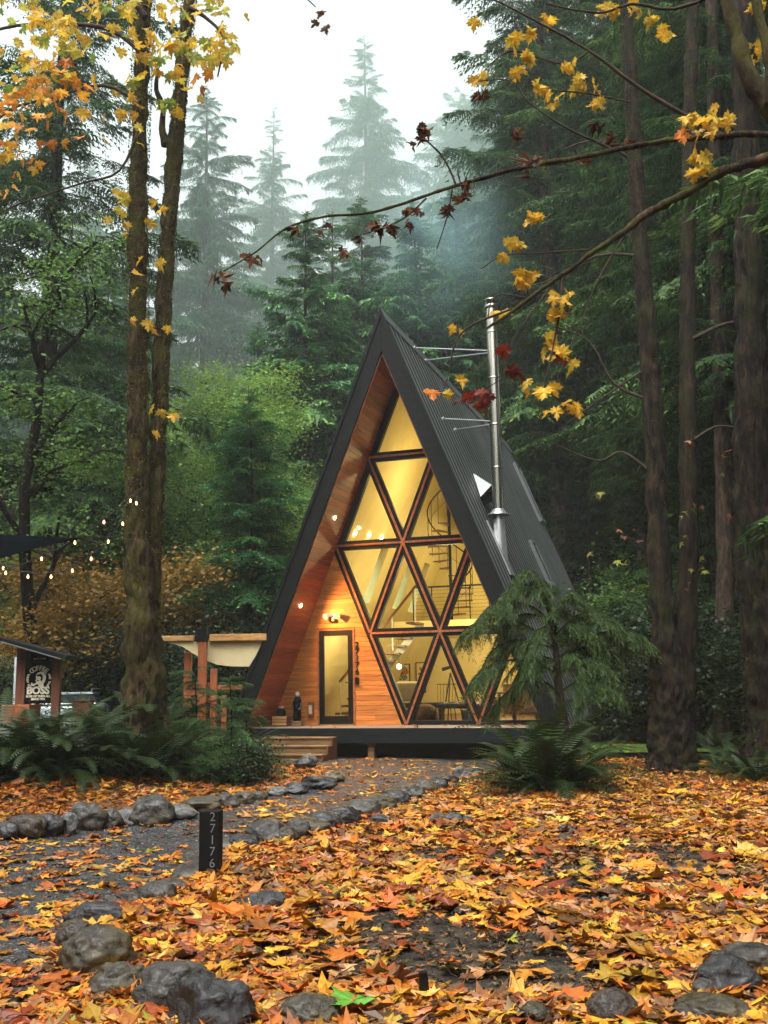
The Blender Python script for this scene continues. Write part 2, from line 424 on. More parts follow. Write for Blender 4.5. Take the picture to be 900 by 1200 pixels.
M['tint_glass'] = mat_glass('tinted_skylight', (0.62, 0.9, 0.85), 1.33, 0.5)
M['glass'] = mat_glass('window_glass', (0.95, 0.96, 0.93), 1.45, 0.9)
M['sky_glass'] = mat_plain('skylight_glass', (0.02, 0.03, 0.028), 0.08, 0.0, 0.8)
M['concrete'] = mat_noise('concrete', [(0.3, (0.07, 0.07, 0.062)), (0.7, (0.15, 0.15, 0.135))], 4, 0.85, 0.2, bs=0.3, bd=0.006)
M['moss'] = mat_noise('green_moss', [(0.36, (0.02, 0.018, 0.012)), (0.5, (0.05, 0.08, 0.014)), (0.66, (0.11, 0.19, 0.03))], 4.5, 0.9, 0.1, bs=0.8, bd=0.03)
M["canvas"] = mat_noise('cream_canvas', [(0.3, (0.62, 0.52, 0.27)), (0.7, (0.72, 0.62, 0.36))], 3, 0.8, 0.2, bs=0.1)
M['black_fabric'] = mat_plain('black_shade_fabric', (0.005, 0.006, 0.007), 0.9, 0, 0.0)
M['brown_paint'] = mat_noise('brown_painted_wood', [(0.3, (0.10, 0.035, 0.018)), (0.7, (0.17, 0.065, 0.03))], 6, 0.6, bs=0.2, stretch=(4, 4, 0.5))
M['sign_black'] = mat_plain('sign_black', (0.004, 0.004, 0.004), 0.7, 0, 0.15)
M['cream_paint'] = mat_plain('cream_lettering', (0.72, 0.68, 0.52), 0.6)
M['white_letter'] = mat_plain('white_lettering', (0.16, 0.17, 0.16), 0.6)
M['bulb'] = mat_plain('glowing_bulb', (0.9, 0.6, 0.3), 0.4, emit=(1.0, 0.45, 0.14), es=3.4)
M['downlight'] = mat_plain('downlight_lens', (0.9, 0.8, 0.6), 0.4, emit=(1.0, 0.72, 0.4), es=22)
M['rubber'] = mat_plain('black_rubber', (0.012, 0.012, 0.012), 0.7)
M['leather'] = mat_plain('black_leather', (0.018, 0.015, 0.013), 0.4)
M['cushion'] = mat_plain('cream_upholstery', (0.5, 0.45, 0.33), 0.8)
M['wicker'] = mat_noise('woven_pouf', [(0.3, (0.1, 0.055, 0.03)), (0.7, (0.2, 0.12, 0.06))], 20, 0.8, bs=0.5)
M['car_paint'] = mat_plain('pale_car_paint', (0.42, 0.5, 0.53), 0.25, 0.3, coat=0.6)
M['car_glass'] = mat_plain('car_window', (0.02, 0.03, 0.03), 0.05, 0, 0.8)
M['red_lens'] = mat_plain('tail_lamp_red', (0.35, 0.02, 0.015), 0.2)
M['stone_path'] = M['gravel']
M['red_fabric'] = mat_plain('red_felt', (0.3, 0.03, 0.02), 0.8)

# ------------------------------------------------------------------ camera
cam = bpy.data.cameras.new('camera'); camo = bpy.data.objects.new('camera', cam); COL.objects.link(camo)
Rv = np.array([1, 0, 0.0]); Uv = np.array([0, -sp, cp]); Fv = np.array([0, cp, sp])
R2 = cr * Rv + sr * Uv; U2 = cr * Uv - sr * Rv
camo.matrix_world = Matrix(((R2[0], U2[0], -Fv[0], 0), (R2[1], U2[1], -Fv[1], 0), (R2[2], U2[2], -Fv[2], EYE), (0, 0, 0, 1)))
cam.sensor_fit = 'HORIZONTAL'; cam.sensor_width = 36; cam.lens = F_PX / 900 * 36
cam.clip_start = 0.1; cam.clip_end = 2000
scene.camera = camo

# ------------------------------------------------------------------ world and sun
SUN_EL, SUN_AZ = math.radians(62), math.radians(200)      # azimuth of the sun, measured from +Y towards +X
w = bpy.data.worlds.new('World'); scene.world = w; w.use_nodes = True
nt = w.node_tree; nt.nodes.clear()
sky = nt.nodes.new('ShaderNodeTexSky'); sky.sky_type = 'NISHITA'; sky.sun_disc = False
sky.sun_elevation = SUN_EL; sky.sun_rotation = SUN_AZ; sky.air_density = 1.0; sky.dust_density = 6.0; sky.ozone_density = 1.0
hs = nt.nodes.new('ShaderNodeHueSaturation'); hs.inputs['Saturation'].default_value = 0.10; hs.inputs['Value'].default_value = 1.0
bg = nt.nodes.new('ShaderNodeBackground'); bg.inputs['Strength'].default_value = 0.15
wo = nt.nodes.new('ShaderNodeOutputWorld')
nt.links.new(sky.outputs[0], hs.inputs['Color']); nt.links.new(hs.outputs[0], bg.inputs['Color']); nt.links.new(bg.outputs[0], wo.inputs['Surface'])
sun = bpy.data.lights.new('sun', 'SUN'); sun.energy = 0.6; sun.angle = math.radians(25); sun.color = (1.0, 0.95, 0.88)
so = bpy.data.objects.new('sun', sun); COL.objects.link(so)
sd = Vector((math.sin(SUN_AZ) * math.cos(SUN_EL), math.cos(SUN_AZ) * math.cos(SUN_EL), math.sin(SUN_EL)))
so.rotation_euler = (-sd).to_track_quat('-Z', 'Y').to_euler()
so.location = (0, -5, 40)

scene.view_settings.view_transform = 'Standard'; scene.view_settings.look = 'None'
scene.view_settings.exposure = 1.5; scene.view_settings.gamma = 1.0
scene.cycles.use_denoising = True
try: scene.cycles.denoiser = 'OPENIMAGEDENOISE'
except Exception: pass
scene.cycles.max_bounces = 7; scene.cycles.diffuse_bounces = 3; scene.cycles.glossy_bounces = 3
scene.cycles.transmission_bounces = 4; scene.cycles.transparent_max_bounces = 10; scene.cycles.volume_bounces = 1
scene.cycles.caustics_reflective = False; scene.cycles.caustics_refractive = False
scene.cycles.sample_clamp_indirect = 4.0

# ------------------------------------------------------------------ ground
HT = np.array([0.466, 24.8144, EYE - 0.93]); HYAW = 0.319
hc, hs_ = math.cos(HYAW), math.sin(HYAW)
def to_h(p):
    d = np.asarray(p, float) - HT
    return np.array([hc*d[0] - hs_*d[1], hs_*d[0] + hc*d[1], d[2]])
def from_h(q):
    return HT + np.array([hc*q[0] + hs_*q[1], -hs_*q[0] + hc*q[1], q[2]])
def hpix(px, py, n, d):
    """where the sight line of a photo point meets the cabin plane n.p = d (cabin coordinates)"""
    o = to_h([0, 0, EYE]); r = ray(px, py)
    r = np.array([hc*r[0] - hs_*r[1], hs_*r[0] + hc*r[1], r[2]])
    n = np.array(n, float)
    return o + r * ((d - n @ o) / (n @ r))

def inpoly(x, y, P):
    x = np.asarray(x); y = np.asarray(y); c = np.zeros(x.shape, bool)
    j = len(P) - 1
    for i in range(len(P)):
        xi, yi = P[i]; xj, yj = P[j]
        k = ((yi > y) != (yj > y)) & (x < (xj - xi) * (y - yi) / (yj - yi + 1e-12) + xi)
        c ^= k; j = i
    return c

xs = np.concatenate([-np.geomspace(700, 30, 14), np.arange(-26, 26.01, 0.2), np.geomspace(30, 700, 14)])
ys = np.concatenate([[-300, -120, -50, -20, -8], np.arange(-3, 60.01, 0.2), np.geomspace(66, 900, 16)])
X, Y = np.meshgrid(xs, ys); Z = gz(X, Y)
nx, ny = len(xs), len(ys)
i = np.arange(ny-1)[:, None]; j = np.arange(nx-1)[None]
Fg = np.stack([i*nx+j, i*nx+j+1, (i+1)*nx+j+1, (i+1)*nx+j], -1).reshape(-1, 4)
g = MB().add(np.stack([X, Y, Z], -1), Fg).obj('ground', M['soil'], smooth=True)
tag(g, 'dark damp forest soil', 'ground', kind='structure')

PATH_PX = [(-90, 990), (20, 973), (100, 964), (170, 957), (235, 948), (300, 931), (350, 921), (388, 909), (372, 899), (300, 894), (290, 888), (640, 886), (622, 901), (565, 909),
           (520, 923), (470, 938), (400, 960), (350, 978), (290, 993), (245, 1020), (200, 1046), (150, 1058), (100, 1080), (72, 1102), (60, 1150), (20, 1215), (-120, 1260)]
PATH = [tuple(ground_at(*p)[:2]) for p in PATH_PX]
# the gravel goes on to the foot of the deck and under it
PATH = PATH[:10] + [(-4.6, 22.4), (-4.6, 26.5), (4.5, 24.5), (3.4, 20.6)] + PATH[12:]
px_ = [p[0] for p in PATH]; py_ = [p[1] for p in PATH]
st = 0.07
gx = np.arange(min(px_), max(px_), st); gy = np.arange(min(py_), max(py_), st)
X, Y = np.meshgrid(gx, gy); nx, ny = len(gx), len(gy)
jit = 0.25 * vnoise(np.stack([X*1.6, Y*1.6, X*0], -1), 77)
cx, cy = X[:-1, :-1] + st/2, Y[:-1, :-1] + st/2
ins = inpoly(cx + jit[:-1, :-1], cy + jit[:-1, :-1], PATH)
i, j = np.nonzero(ins)
V = np.stack([X, Y, gz(X, Y) + 0.008 + 0.006*vnoise(np.stack([X*9, Y*9, X*0], -1), 2)], -1).reshape(-1, 3)
Fq = np.stack([i*nx+j, i*nx+j+1, (i+1)*nx+j+1, (i+1)*nx+j], -1)
used = np.unique(Fq); rem = np.full(len(V), -1); rem[used] = np.arange(len(used))
pth = MB().add(V[used], rem[Fq]).obj('gravel_path', M['gravel'], smooth=True)
tag(pth, 'dark gravel path curving to the cabin deck', 'path', kind='structure')

# ------------------------------------------------------------------ leaves
def leaf_shape(full=True):
    if full:
        h = [(0, .05), (.24, -.10), (.27, .07), (.55, .12), (.43, .22), (.70, .46), (.48, .46), (.45, .62), (.19, .47), (.25, .80), (.13, .76), (0, 1.06)]
    else:
        h = [(0, .03), (.52, .06), (.28, .24), (.68, .50), (.18, .46), (0, 1.04)]
    P = h + [(-x, y) for x, y in h[-2:0:-1]]
    P = np.array([(0, .33)] + P)
    n = len(P) - 1
    F = np.array([[0, 1 + k, 1 + (k+1) % n] for k in range(n)])
    return P, F

def leaves(mb, pos, size, normal_tilt, az, col, full=True, curl=0.5, m=0, tilt_az=None, hang=None, roll=None):
    """many leaves at once; hang: pitch of the blade (0 flat, 90deg tip straight down)"""
    P, Fl = leaf_shape(full)
    n = len(pos); k = len(P)
    x = P[:, 0][None]; y = P[:, 1][None]
    a = R_.normal(0, curl, (n, 1)); b = R_.normal(0, curl, (n, 1)); c = R_.normal(0, curl * .6, (n, 1)); d = R_.normal(0, curl*.5, (n, 1))
    z = a * x**2 + b * (y - .35)**2 + c * x * (y-.35) + d * np.abs(x) * .6 + R_.normal(0, 0.035 * (1 + curl), (n, k))
    asp = R_.uniform(.8, 1.15, (n, 1))
    L = np.stack([x * asp, np.repeat(y - .33, n, 0), z], -1) * np.asarray(size)[:, None, None]
    # rotate: blade pitch about x, roll about y, then azimuth
    pit = -np.asarray(hang) if hang is not None else R_.normal(0, 1, n) * normal_tilt
    rol = roll if roll is not None else R_.normal(0, 1, n) * normal_tilt
    cp_, sp_ = np.cos(pit)[:, None], np.sin(pit)[:, None]
    ly = L[..., 1] * cp_ - L[..., 2] * sp_; lz = L[..., 1] * sp_ + L[..., 2] * cp_; lx = L[..., 0]
    cr_, sr_ = np.cos(rol)[:, None], np.sin(rol)[:, None]
    if hang is None:
        lx, lz = lx * cr_ + lz * sr_, -lx * sr_ + lz * cr_
    else:
        lx, ly = lx * cr_ - ly * sr_ * .0, ly
    ca, sa = np.cos(az)[:, None], np.sin(az)[:, None]
    V = np.stack([lx * ca - ly * sa, lx * sa + ly * ca, lz], -1) + np.asarray(pos)[:, None]
    Fa = (Fl[None] + (np.arange(n) * k)[:, None, None]).reshape(-1, 3)
    shade = R_.uniform(.82, 1.12, (n, k, 1))
    shade[:, 0] *= 1.15; shade[:, 1:] *= np.where(np.hypot(P[1:, 0], P[1:, 1]-.33) > .5, .74, 1.0)[None, :, None]
    T = np.clip(np.asarray(col)[:, None] * shade, 0, 1)
    mb.add(V.reshape(-1, 3), Fa, m, T.reshape(-1, 3))

PAL = np.array([[.62, .22, .022], [.66, .33, .03], [.70, .42, .045], [.52, .13, .016], [.27, .06, .015], [.56, .30, .14], [.30, .15, .06], [.15, .07, .03], [.70, .52, .12], [.38, .40, .06]])
W_MID = np.array([.27, .20, .09, .13, .07, .10, .08, .05, .015, .005])
W_YEL = np.array([.13, .19, .20, .07, .08, .10, .11, .09, .045, .015])
def pick(n, wy):
    wts = W_MID[None] * (1 - wy[:, None]) + W_YEL[None] * wy[:, None]
    cs = np.cumsum(wts, 1); cs /= cs[:, -1:]
    k = (R_.random((n, 1)) > cs).sum(1)
    c = PAL[k] * np.array([1.05, .93, .8]) * R_.uniform(.34, 1.08, (n, 1)) * (1 + R_.normal(0, .07, (n, 3)))
    return np.clip(c, .004, .85)

n_try = 98000
yy = 4.2 + (30 - 4.2) * R_.random(n_try) ** 1.25
xx = (R_.random(n_try) * 2 - 1) * (0.42 * yy + 1.0)
xh = hc*(xx-HT[0]) - hs_*(yy-HT[1]); vh = hs_*(xx-HT[0]) + hc*(yy-HT[1])
in_house = (np.abs(xh) < 4.3) & (vh > -1.7) & (vh < 15)
on_path = inpoly(xx, yy, PATH)
cl = fbm(np.stack([xx*.8, yy*.8, xx*0], -1), 21, 3)
cl2 = vnoise(np.stack([xx*2.3, yy*2.3, xx*0], -1), 31)
keep = np.ones(n_try)
keep[on_path] = np.clip(0.085 + .16*np.clip(cl[on_path]+.1, 0, 1) + .22*(cl2[on_path] > .45), 0, 1)*.75
far_path = on_path & (yy > 17)
keep[far_path] *= 1.0
keep[~on_path] = np.clip(1.05 - .16*(xx[~on_path] > 0) - 1.1*np.clip(cl[~on_path] - .35, 0, 1) - .6*(cl2[~on_path] > .42), .10, 1)
for (qx, qy, rr) in [(570, 1110, .55), (600, 1130, .45), (400, 1088, .4), (470, 1100, .5), (640, 1010, .5), (700, 1040, .5), (860, 1030, .5), (540, 1000, .45), (770, 1000, .5), (380, 1140, .2), (720, 1150, .3)]:
    q = ground_at(qx, qy)
    dd = np.hypot((xx-q[0]), (yy-q[1])*.55)
    keep *= np.where(dd < rr, .22, 1)
keep[(xx < -2.2) & (yy > 15.5) & (xx < -1.2 - .05*yy) & ~on_path] *= .6
keep[in_house] = 0
sel = R_.random(n_try) < keep
xx, yy, on_path = xx[sel], yy[sel], on_path[sel]
n = len(xx)
size = np.clip(R_.lognormal(math.log(.120), .36, n), .05, .27)
size[on_path] *= .85
zz = gz(xx, yy) + .012 + np.where(on_path, .006, R_.random(n)**1.5 * .05)
tilt = np.where(on_path, .05, .135)
az = R_.uniform(0, 2*np.pi, n)
wy = np.clip((xx + .9) / 2.4, 0, 1) * 1.0 + .25*np.clip(cl[sel], -1, 1)
wy = np.clip(wy + (on_path) * .4, 0, 1)
col = pick(n, wy)
mb = MB()
near = yy < 12.5
for msk, full in ((near, True), (~near, False)):
    leaves(mb, np.stack([xx, yy, zz], -1)[msk], size[msk], tilt[msk], az[msk], col[msk], full, .30)
# some leaves blown on to the deck and the steps
dl = [from_h((R_.uniform(-3.9, 3.4), R_.uniform(-1.6, -.15), .014)) for _ in range(34)]
leaves(mb, np.array(dl), R_.uniform(.09, .17, 34), .08, R_.uniform(0, 6.28, 34), pick(34, np.full(34, .4)), False, .3)
# crumbs and torn bits of old leaves
nb = 26000
yb = 4.4 + 12*R_.random(nb)**1.2; xb = (R_.random(nb)*2-1)*(.42*yb+.8); op = inpoly(xb, yb, PATH); kb = ~op | (R_.random(nb) < .18)
xb, yb = xb[kb], yb[kb]; nb = len(xb)
OLD = np.array([[.07, .035, .014], [.12, .06, .022], [.03, .018, .010], [.20, .09, .03], [.30, .14, .035], [.05, .05, .018]])
leaves(mb, np.stack([xb, yb, gz(xb, yb) + R_.uniform(.008, .022, nb)], -1), R_.uniform(.018, .06, nb), .22, R_.uniform(0, 6.28, nb), OLD[R_.integers(0, 6, nb)]*R_.uniform(.6, 1.4, (nb, 1)), False, .5)
# stalks of the near leaves
k = np.nonzero(near & ~on_path)[0]; k = R_.choice(k, 1500, replace=False)
a = az[k] + R_.normal(0, .4, len(k))
p0 = np.stack([xx[k], yy[k], zz[k] + .01], -1)
d = np.stack([np.cos(a), np.sin(a), R_.uniform(-.1, .5, len(k))], -1) * (size[k]*.9)[:, None]
wv = np.stack([-np.sin(a), np.cos(a), a*0], -1) * .0016
V = np.stack([p0 - wv, p0 + wv, p0 + d + wv*.6, p0 + d - wv*.6], 1).reshape(-1, 3)
mb.add(V, (np.arange(len(k))[:, None]*4 + np.arange(4)[None]), 0, np.repeat(np.clip(col[k]*1.3, 0, .8), 4, 0))
lf = mb.obj('fallen_leaves', M['litter'], smooth=False)
tag(lf, 'orange and yellow maple leaves carpeting the clearing', 'fallen leaves', kind='stuff')

# loose stones of the gravel
nk = 16000
yk = 5 + 16*R_.random(nk)**1.2; xk = R_.uniform(-8, 5, nk)
kk = inpoly(xk, yk, PATH) & (np.abs(xk) < .42*yk+1); xk, yk = xk[kk], yk[kk]; nk = len(xk)
oct_ = np.array([[1,0,0],[0,1,0],[-1,0,0],[0,-1,0],[0,0,1.0]]); of = np.array([[0,1,4],[1,2,4],[2,3,4],[3,0,4]])
s = R_.uniform(.006, .017, nk); a = R_.uniform(0, 6.28, nk); ca, sa = np.cos(a)[:, None], np.sin(a)[:, None]
O = oct_[None] * (s[:, None, None] * R_.uniform(.6, 1.4, (nk, 1, 3)))
V = np.stack([O[..., 0]*ca - O[..., 1]*sa, O[..., 0]*sa + O[..., 1]*ca, O[..., 2]], -1) + np.stack([xk, yk, gz(xk, yk)+.008], -1)[:, None]
tt = np.repeat(R_.uniform(.1, .9, nk)[:, None], 5, 1).reshape(-1)
pb = MB().add(V.reshape(-1, 3), (of[None] + (np.arange(nk)*5)[:, None, None]).reshape(-1, 3), 0, tt).obj('gravel', mat_leaf('gravel_chips', (.012, .013, .014), (.06, .06, .06), 0, .5, .5, C=(.24, .24, .23)))
tag(pb, 'loose dark stone chips scattered on the gravel path', 'gravel', kind='stuff')

# twigs and pine needles between the leaves
mbt = MB()
for _ in range(260):
    y0 = 4.6 + 9*R_.random()**1.3; x0 = R_.uniform(-1, 1)*(.4*y0)
    if inpoly(np.array([x0]), np.array([y0]), PATH)[0] and R_.random() < .8: continue
    a = R_.uniform(0, 6.28); L = R_.uniform(.08, .35)
    t = np.linspace(0, 1, 5)
    P = np.stack([x0 + np.cos(a)*L*t, y0 + np.sin(a)*L*t, gz(x0, y0) + .05 + .02*np.sin(3*t) + t*R_.uniform(-.02, .06)], -1) + R_.normal(0, .006, (5, 3))
    mbt.tube(P, np.linspace(.004, .0015, 5)*R_.uniform(.6, 1.4), 5)
tag(mbt.obj('twig_litter', M['twig']), 'thin dead twigs lying among the fallen leaves', 'twigs', kind='stuff')

# ------------------------------------------------------------------ rocks
def ico(sub):
    import bmesh
    bm = bmesh.new(); bmesh.ops.create_icosphere(bm, subdivisions=sub, radius=1.0)
    V = np.array([v.co[:] for v in bm.verts]); F = np.array([[v.index for v in f.verts] for f in bm.faces]); bm.free()
    return V, F
ICO4, ICO3, ICO2 = ico(5), ico(4), ico(3)
def rock(name, label, px, py, wpx, hpx, mat, seed, depth=.8, ang=.3, rz=0., group=None, lod=ICO3, sink=.25, cat='rock', facets=0):
    """a stone whose foot is at photo point (px, py), wpx wide and hpx tall there"""
    p = ground_at(px, py); s = p[1] / F_PX * 1.02
    W, H = wpx*s/2*1.04, hpx*s*.87
    V, F = lod; rg = np.random.default_rng(seed)
    V = V.copy()
    for _ in range(facets):      # cut flat faces
        d = rg.normal(0, 1, 3); d /= np.linalg.norm(d); d[2] = abs(d[2])*.8
        h = rg.uniform(.62, .86); q = V @ d; V = V - np.where(q > h, q - h, 0)[:, None]*d
    o = rg.uniform(0, 50, 3)
    V = V * (1 + ang*fbm(V*1.15+o, seed, 2)*.55 + .085*fbm(V*4.5+o, seed+3, 4))[:, None]
    V = V / np.abs(V).max(0)
    V = V * np.array([W, W*depth, H*.5*(1+sink)])
    V[:, 2] += H*.5*(1-sink)
    c, s_ = math.cos(rz), math.sin(rz)
    V = V @ np.array([[c, s_, 0], [-s_, c, 0], [0, 0, 1]])
    o_ = MB().add(V, F).obj(name, M[mat], smooth=True, loc=(p[0], p[1] + W*depth*.6, p[2]))
    return tag(o_, label, cat, group)

ROCKS = [
 ('big rounded olive boulder in the curved edging of the path', 106, 1150, 84, 64, 'rock_olive', 3, .9, .35, 0, ICO4, 0),
 ('wedge shaped wet stone with a black front face beside the olive boulder', 132, 1172, 66, 44, 'rock_olive', 8, .7, .35, 2, ICO4, 4),
 ('grey streaked rock between the wedge stone and the dark angular block', 200, 1192, 86, 60, 'rock_grey', 12, .8, .4, 0, ICO4, 3),
 ('large dark angular block at the end of the curved stone edging', 243, 1218, 106, 72, 'rock_black', 15, .7, .5, 0, ICO4, 7),
 ('smooth olive cobble standing alone among leaves beside the dark block', 362, 1212, 74, 42, 'rock_olive', 17, .8, .15, 0, ICO4, 0),
 ('small rounded brown stone just behind the olive boulder', 82, 1117, 44, 40, 'rock_brown', 19, .9, .25, 0, ICO4, 0),
 ('long black flat topped stone where the edging bends', 111, 1090, 74, 32, 'rock_black', 23, .5, .4, 0, ICO4, 4),
 ('small brown stone tucked beside the long black stone', 128, 1086, 26, 22, 'rock_brown', 24, .7, .3, 0, ICO3, 2),
 ('flat dark stone next to the pale cobble near the number post', 150, 1062, 50, 18, 'rock_grey', 27, .5, .4, 0, ICO3, 3),
 ('pale grey round cobble in the edging near the number post', 182, 1058, 44, 26, 'rock_grey', 29, .8, .2, 0, ICO3, 0),
 ('flat grey stone half under leaves behind the pale cobble', 203, 1046, 34, 16, 'rock_grey', 30, .7, .3, 0, ICO3, 2),
 ('thin flat stone lying just before the number post', 216, 1032, 38, 14, 'rock_grey', 32, .8, .2, 0, ICO3, 0),
 ('wet black pointed rock alone in the orange leaves', 304, 1073, 62, 31, 'rock_black', 36, .6, .45, 0, ICO4, 5),
 ('oval brown egg shaped cobble at the bottom edge of the photo', 722, 1209, 62, 46, 'rock_brown', 41, .9, .12, 0, ICO4, 0),
 ('small olive cobble cut by the bottom edge beside the brown egg shaped one', 630, 1208, 40, 30, 'rock_olive', 43, .9, .2, 0, ICO4, 0),
 ('flat grey green slab of rock below the dark boulder', 840, 1208, 88, 36, 'rock_olive', 47, .8, .3, 0, ICO4, 3),
 ('dark wet boulder with a hollow side below the broad grey rock', 862, 1172, 78, 50, 'rock_black', 53, .8, .4, 0, ICO4, 4),
 ('broad grey rock behind the dark wet boulder', 888, 1146, 86, 38, 'rock_grey', 59, .8, .3, 0, ICO4, 4),
 ('small green grey stone against the dark wet boulder', 828, 1176, 30, 28, 'rock_grey', 61, .9, .2, 0, ICO3, 2),
]
for r in ROCKS:
    lab, px, py, wp, hp, mt, sd_, dep, an, rz, lod, fc = r
    rock('rock', lab, px, py, wp, hp, mt, sd_, dep, an, rz*.1, None, lod, .3, facets=fc)
ROW_UP = [(3, 985, 30, 22, 'rock_black'), (24, 984, 48, 27, 'rock_brown'), (52, 982, 36, 28, 'rock_black'), (78, 979, 20, 26, 'rock_pale'), (100, 974, 40, 32, 'rock_grey'), (127, 972, 26, 24, 'rock_grey'),
          (148, 969, 24, 20, 'rock_pale'), (172, 968, 54, 35, 'rock_grey'), (207, 962, 40, 20, 'rock_pale'), (237, 952, 46, 18, 'rock_olive'), (263, 948, 30, 19, 'rock_grey'), (284, 943, 26, 16, 'rock_olive'),
          (302, 939, 20, 12, 'rock_grey'), (325, 934, 22, 12, 'rock_pale'), (346, 931, 32, 14, 'rock_black'), (370, 926, 46, 17, 'rock_black'), (388, 917, 30, 13, 'rock_olive'), (358, 903, 24, 16, 'rock_black'), (362, 897, 18, 14, 'rock_pale'), (344, 899, 22, 10, 'rock_black'), (292, 899, 20, 14, 'rock_olive'), (284, 886, 14, 10, 'rock_pale')]
for q, (px, py, wp, hp, mt) in enumerate(ROW_UP):
    rock('edging_stone', 'edging stone in the row between the fern bank and the gravel path', px, py, wp*1.08, hp*1.12, mt, 100+q, .7, .35, (q % 5 - 2)*.15, 'stones edging the fern bank side of the path', ICO3, .2, facets=3 + q % 4)
ROW_LO = [(262, 998, 34, 14, 'rock_grey'), (286, 996, 34, 16, 'rock_black'), (311, 990, 50, 28, 'rock_grey'), (334, 990, 30, 20, 'rock_brown'), (348, 982, 28, 24, 'rock_grey'), (361, 978, 50, 20, 'rock_olive'), (378, 974, 40, 22, 'rock_black'),
          (400, 968, 42, 22, 'rock_black'), (422, 960, 46, 22, 'rock_grey'), (444, 952, 40, 22, 'rock_olive'), (462, 946, 36, 20, 'rock_black'), (480, 938, 34, 18, 'rock_grey'), (497, 931, 30, 17, 'rock_olive'), (512, 926, 26, 15, 'rock_black'),
          (526, 921, 24, 13, 'rock_brown'), (541, 914, 22, 15, 'rock_pale'), (556, 910, 22, 11, 'rock_grey')]
for q, (px, py, wp, hp, mt) in enumerate(ROW_LO):
    rock('edging_stone', 'edging stone in the row between the gravel path and the leaf clearing', px, py, wp*1.08, hp*1.12, mt, 200+q, .7, .3, (q % 5 - 2)*.15, 'stones edging the clearing side of the path', ICO3, .2, facets=2 + q % 4)
for q, (px, py, wp, hp, mt, lab) in enumerate([(445, 969, 32, 15, 'rock_black', 'black stone lying just off the row of edging stones in leaves'), (514, 966, 26, 14, 'rock_olive', 'olive stone of the little trio in the leaves before the fern'),
        (532, 967, 26, 16, 'rock_grey', 'tallest grey stone of the little trio in the leaves'), (547, 967, 20, 12, 'rock_grey', 'smallest stone of the little trio in the leaves'),
        (666, 980, 24, 14, 'rock_black', 'small black stone on top of a grey one in the open leaves'), (663, 988, 24, 11, 'rock_grey', 'small flat grey stone under the black one in the open leaves'), (545, 1072, 24, 10, 'rock_grey', 'thin blue grey stone lying flat in the yellow leaves')]):
    rock('stone', lab, px, py, wp, hp, mt, 300+q, .7, .35, 0, None, ICO3, .2, facets=4, cat='stone')

# dark rotten stub of wood standing in the leaves
p = ground_at(497, 1178); s = p[1]/F_PX
mb = MB(); mb.tube([(0, 0, -.03), (0, 0, 14*s), (.2*s, 0, 34*s)], [7.5*s, 7*s, 5.5*s], 10, noise=.35, nf=14)
tag(mb.obj('wood_stub', M['bark_dark'], loc=p), 'short black rotten wooden stub standing in the leaves', 'stub')
# the single fresh green leaf
p = ground_at(414, 1196)
mb = MB(); leaves(mb, np.array([[0, 0, .0]]), [.21], .2, [.9], [[.10, .30, .03]], True, .25)
tag(mb.obj('green_leaf', M['litter'], loc=(p[0], p[1], p[2]+.1)), 'single fresh green leaf beside the smooth olive cobble', 'leaf')
# ------------------------------------------------------------------ the cabin
h_, w_ = 2.2, 1.7609
SL = 2*h_/w_                       # slope of the rakes
HI, HO = 4*h_, 9.83                # apex of the inner and the outer roof plane
VF, VB = -1.4415, 13.8             # front and back ends of the roof
cab = thing('a_frame_cabin', 'black steel A-frame cabin with a lit triangular glass front and cedar entry wall', 'cabin', HT, -HYAW)

def slab(sign, holes):
    """one roof slab between inner and outer plane, with openings (v0, v1, z0, z1)"""
    vs = sorted({VF + .05, .0, VB} | {a for q in holes for a in q[:2]})
    zs = sorted({0.0, HI - .06} | {a for q in holes for a in q[2:]})
    mb = MB()
    for a, b in zip(vs[:-1], vs[1:]):
        for c, d in zip(zs[:-1], zs[1:]):
            vm, zm = (a+b)/2, (c+d)/2
            if any(q[0] < vm < q[1] and q[2] < zm < q[3] for q in holes): continue
            # openings go straight through, square to the wall in z
            th = .36
            nx_, nz_ = SL/math.hypot(SL, 1), 1/math.hypot(SL, 1)
            def pt(z, t, v): return (sign*((HI - z)/SL + nx_*t), v, z + nz_*t)
            V = [pt(c, 0.01, a), pt(c, th, a), pt(d, th, a), pt(d, 0.01, a), pt(c, 0.01, b), pt(c, th, b), pt(d, th, b), pt(d, 0.01, b)]
            mb.add(V, [[0,1,2,3],[4,7,6,5],[0,4,5,1],[1,5,6,2],[2,6,7,3],[3,7,4,0]])
    return mb
# the long skylights in the roof slope that show through the glass
nI = (-SL, 0, 1)                    # inner plane of the u<0 slope: z - SL*u... = HI
def inner_left(px, py): return hpix(px, py, (-SL, 0, 1), HI)
LH = []
for (xa, ya, xb, yb) in [(454, 642, 427, 706), (487, 642, 468, 706), (505, 642, 488, 706)]:
    A = inner_left(xa, ya); B = inner_left(xb, yb)
    v0 = (A[1] + B[1])/2
    LH.append((v0 - .3, v0 + .3, B[2], A[2]))
LH.sort()
LH2 = []
for q in LH:
    if LH2 and q[0] < LH2[-1][1] + .1: q = (LH2[-1][1] + .3, LH2[-1][1] + .9, q[2], q[3])
    z0 = round(max(q[2], .6), 2); z1 = round(min(q[3], 7.5), 2)
    LH2.append((q[0], q[1], LH2[0][2] if LH2 else z0, LH2[0][3] if LH2 else z1))
print('skylight holes', LH2)
lp = slab(-1, [q for q in LH2]).obj('roof_panel', M['plaster'], cab)
rp = slab(1, []).obj('roof_panel', M['plaster'], cab)
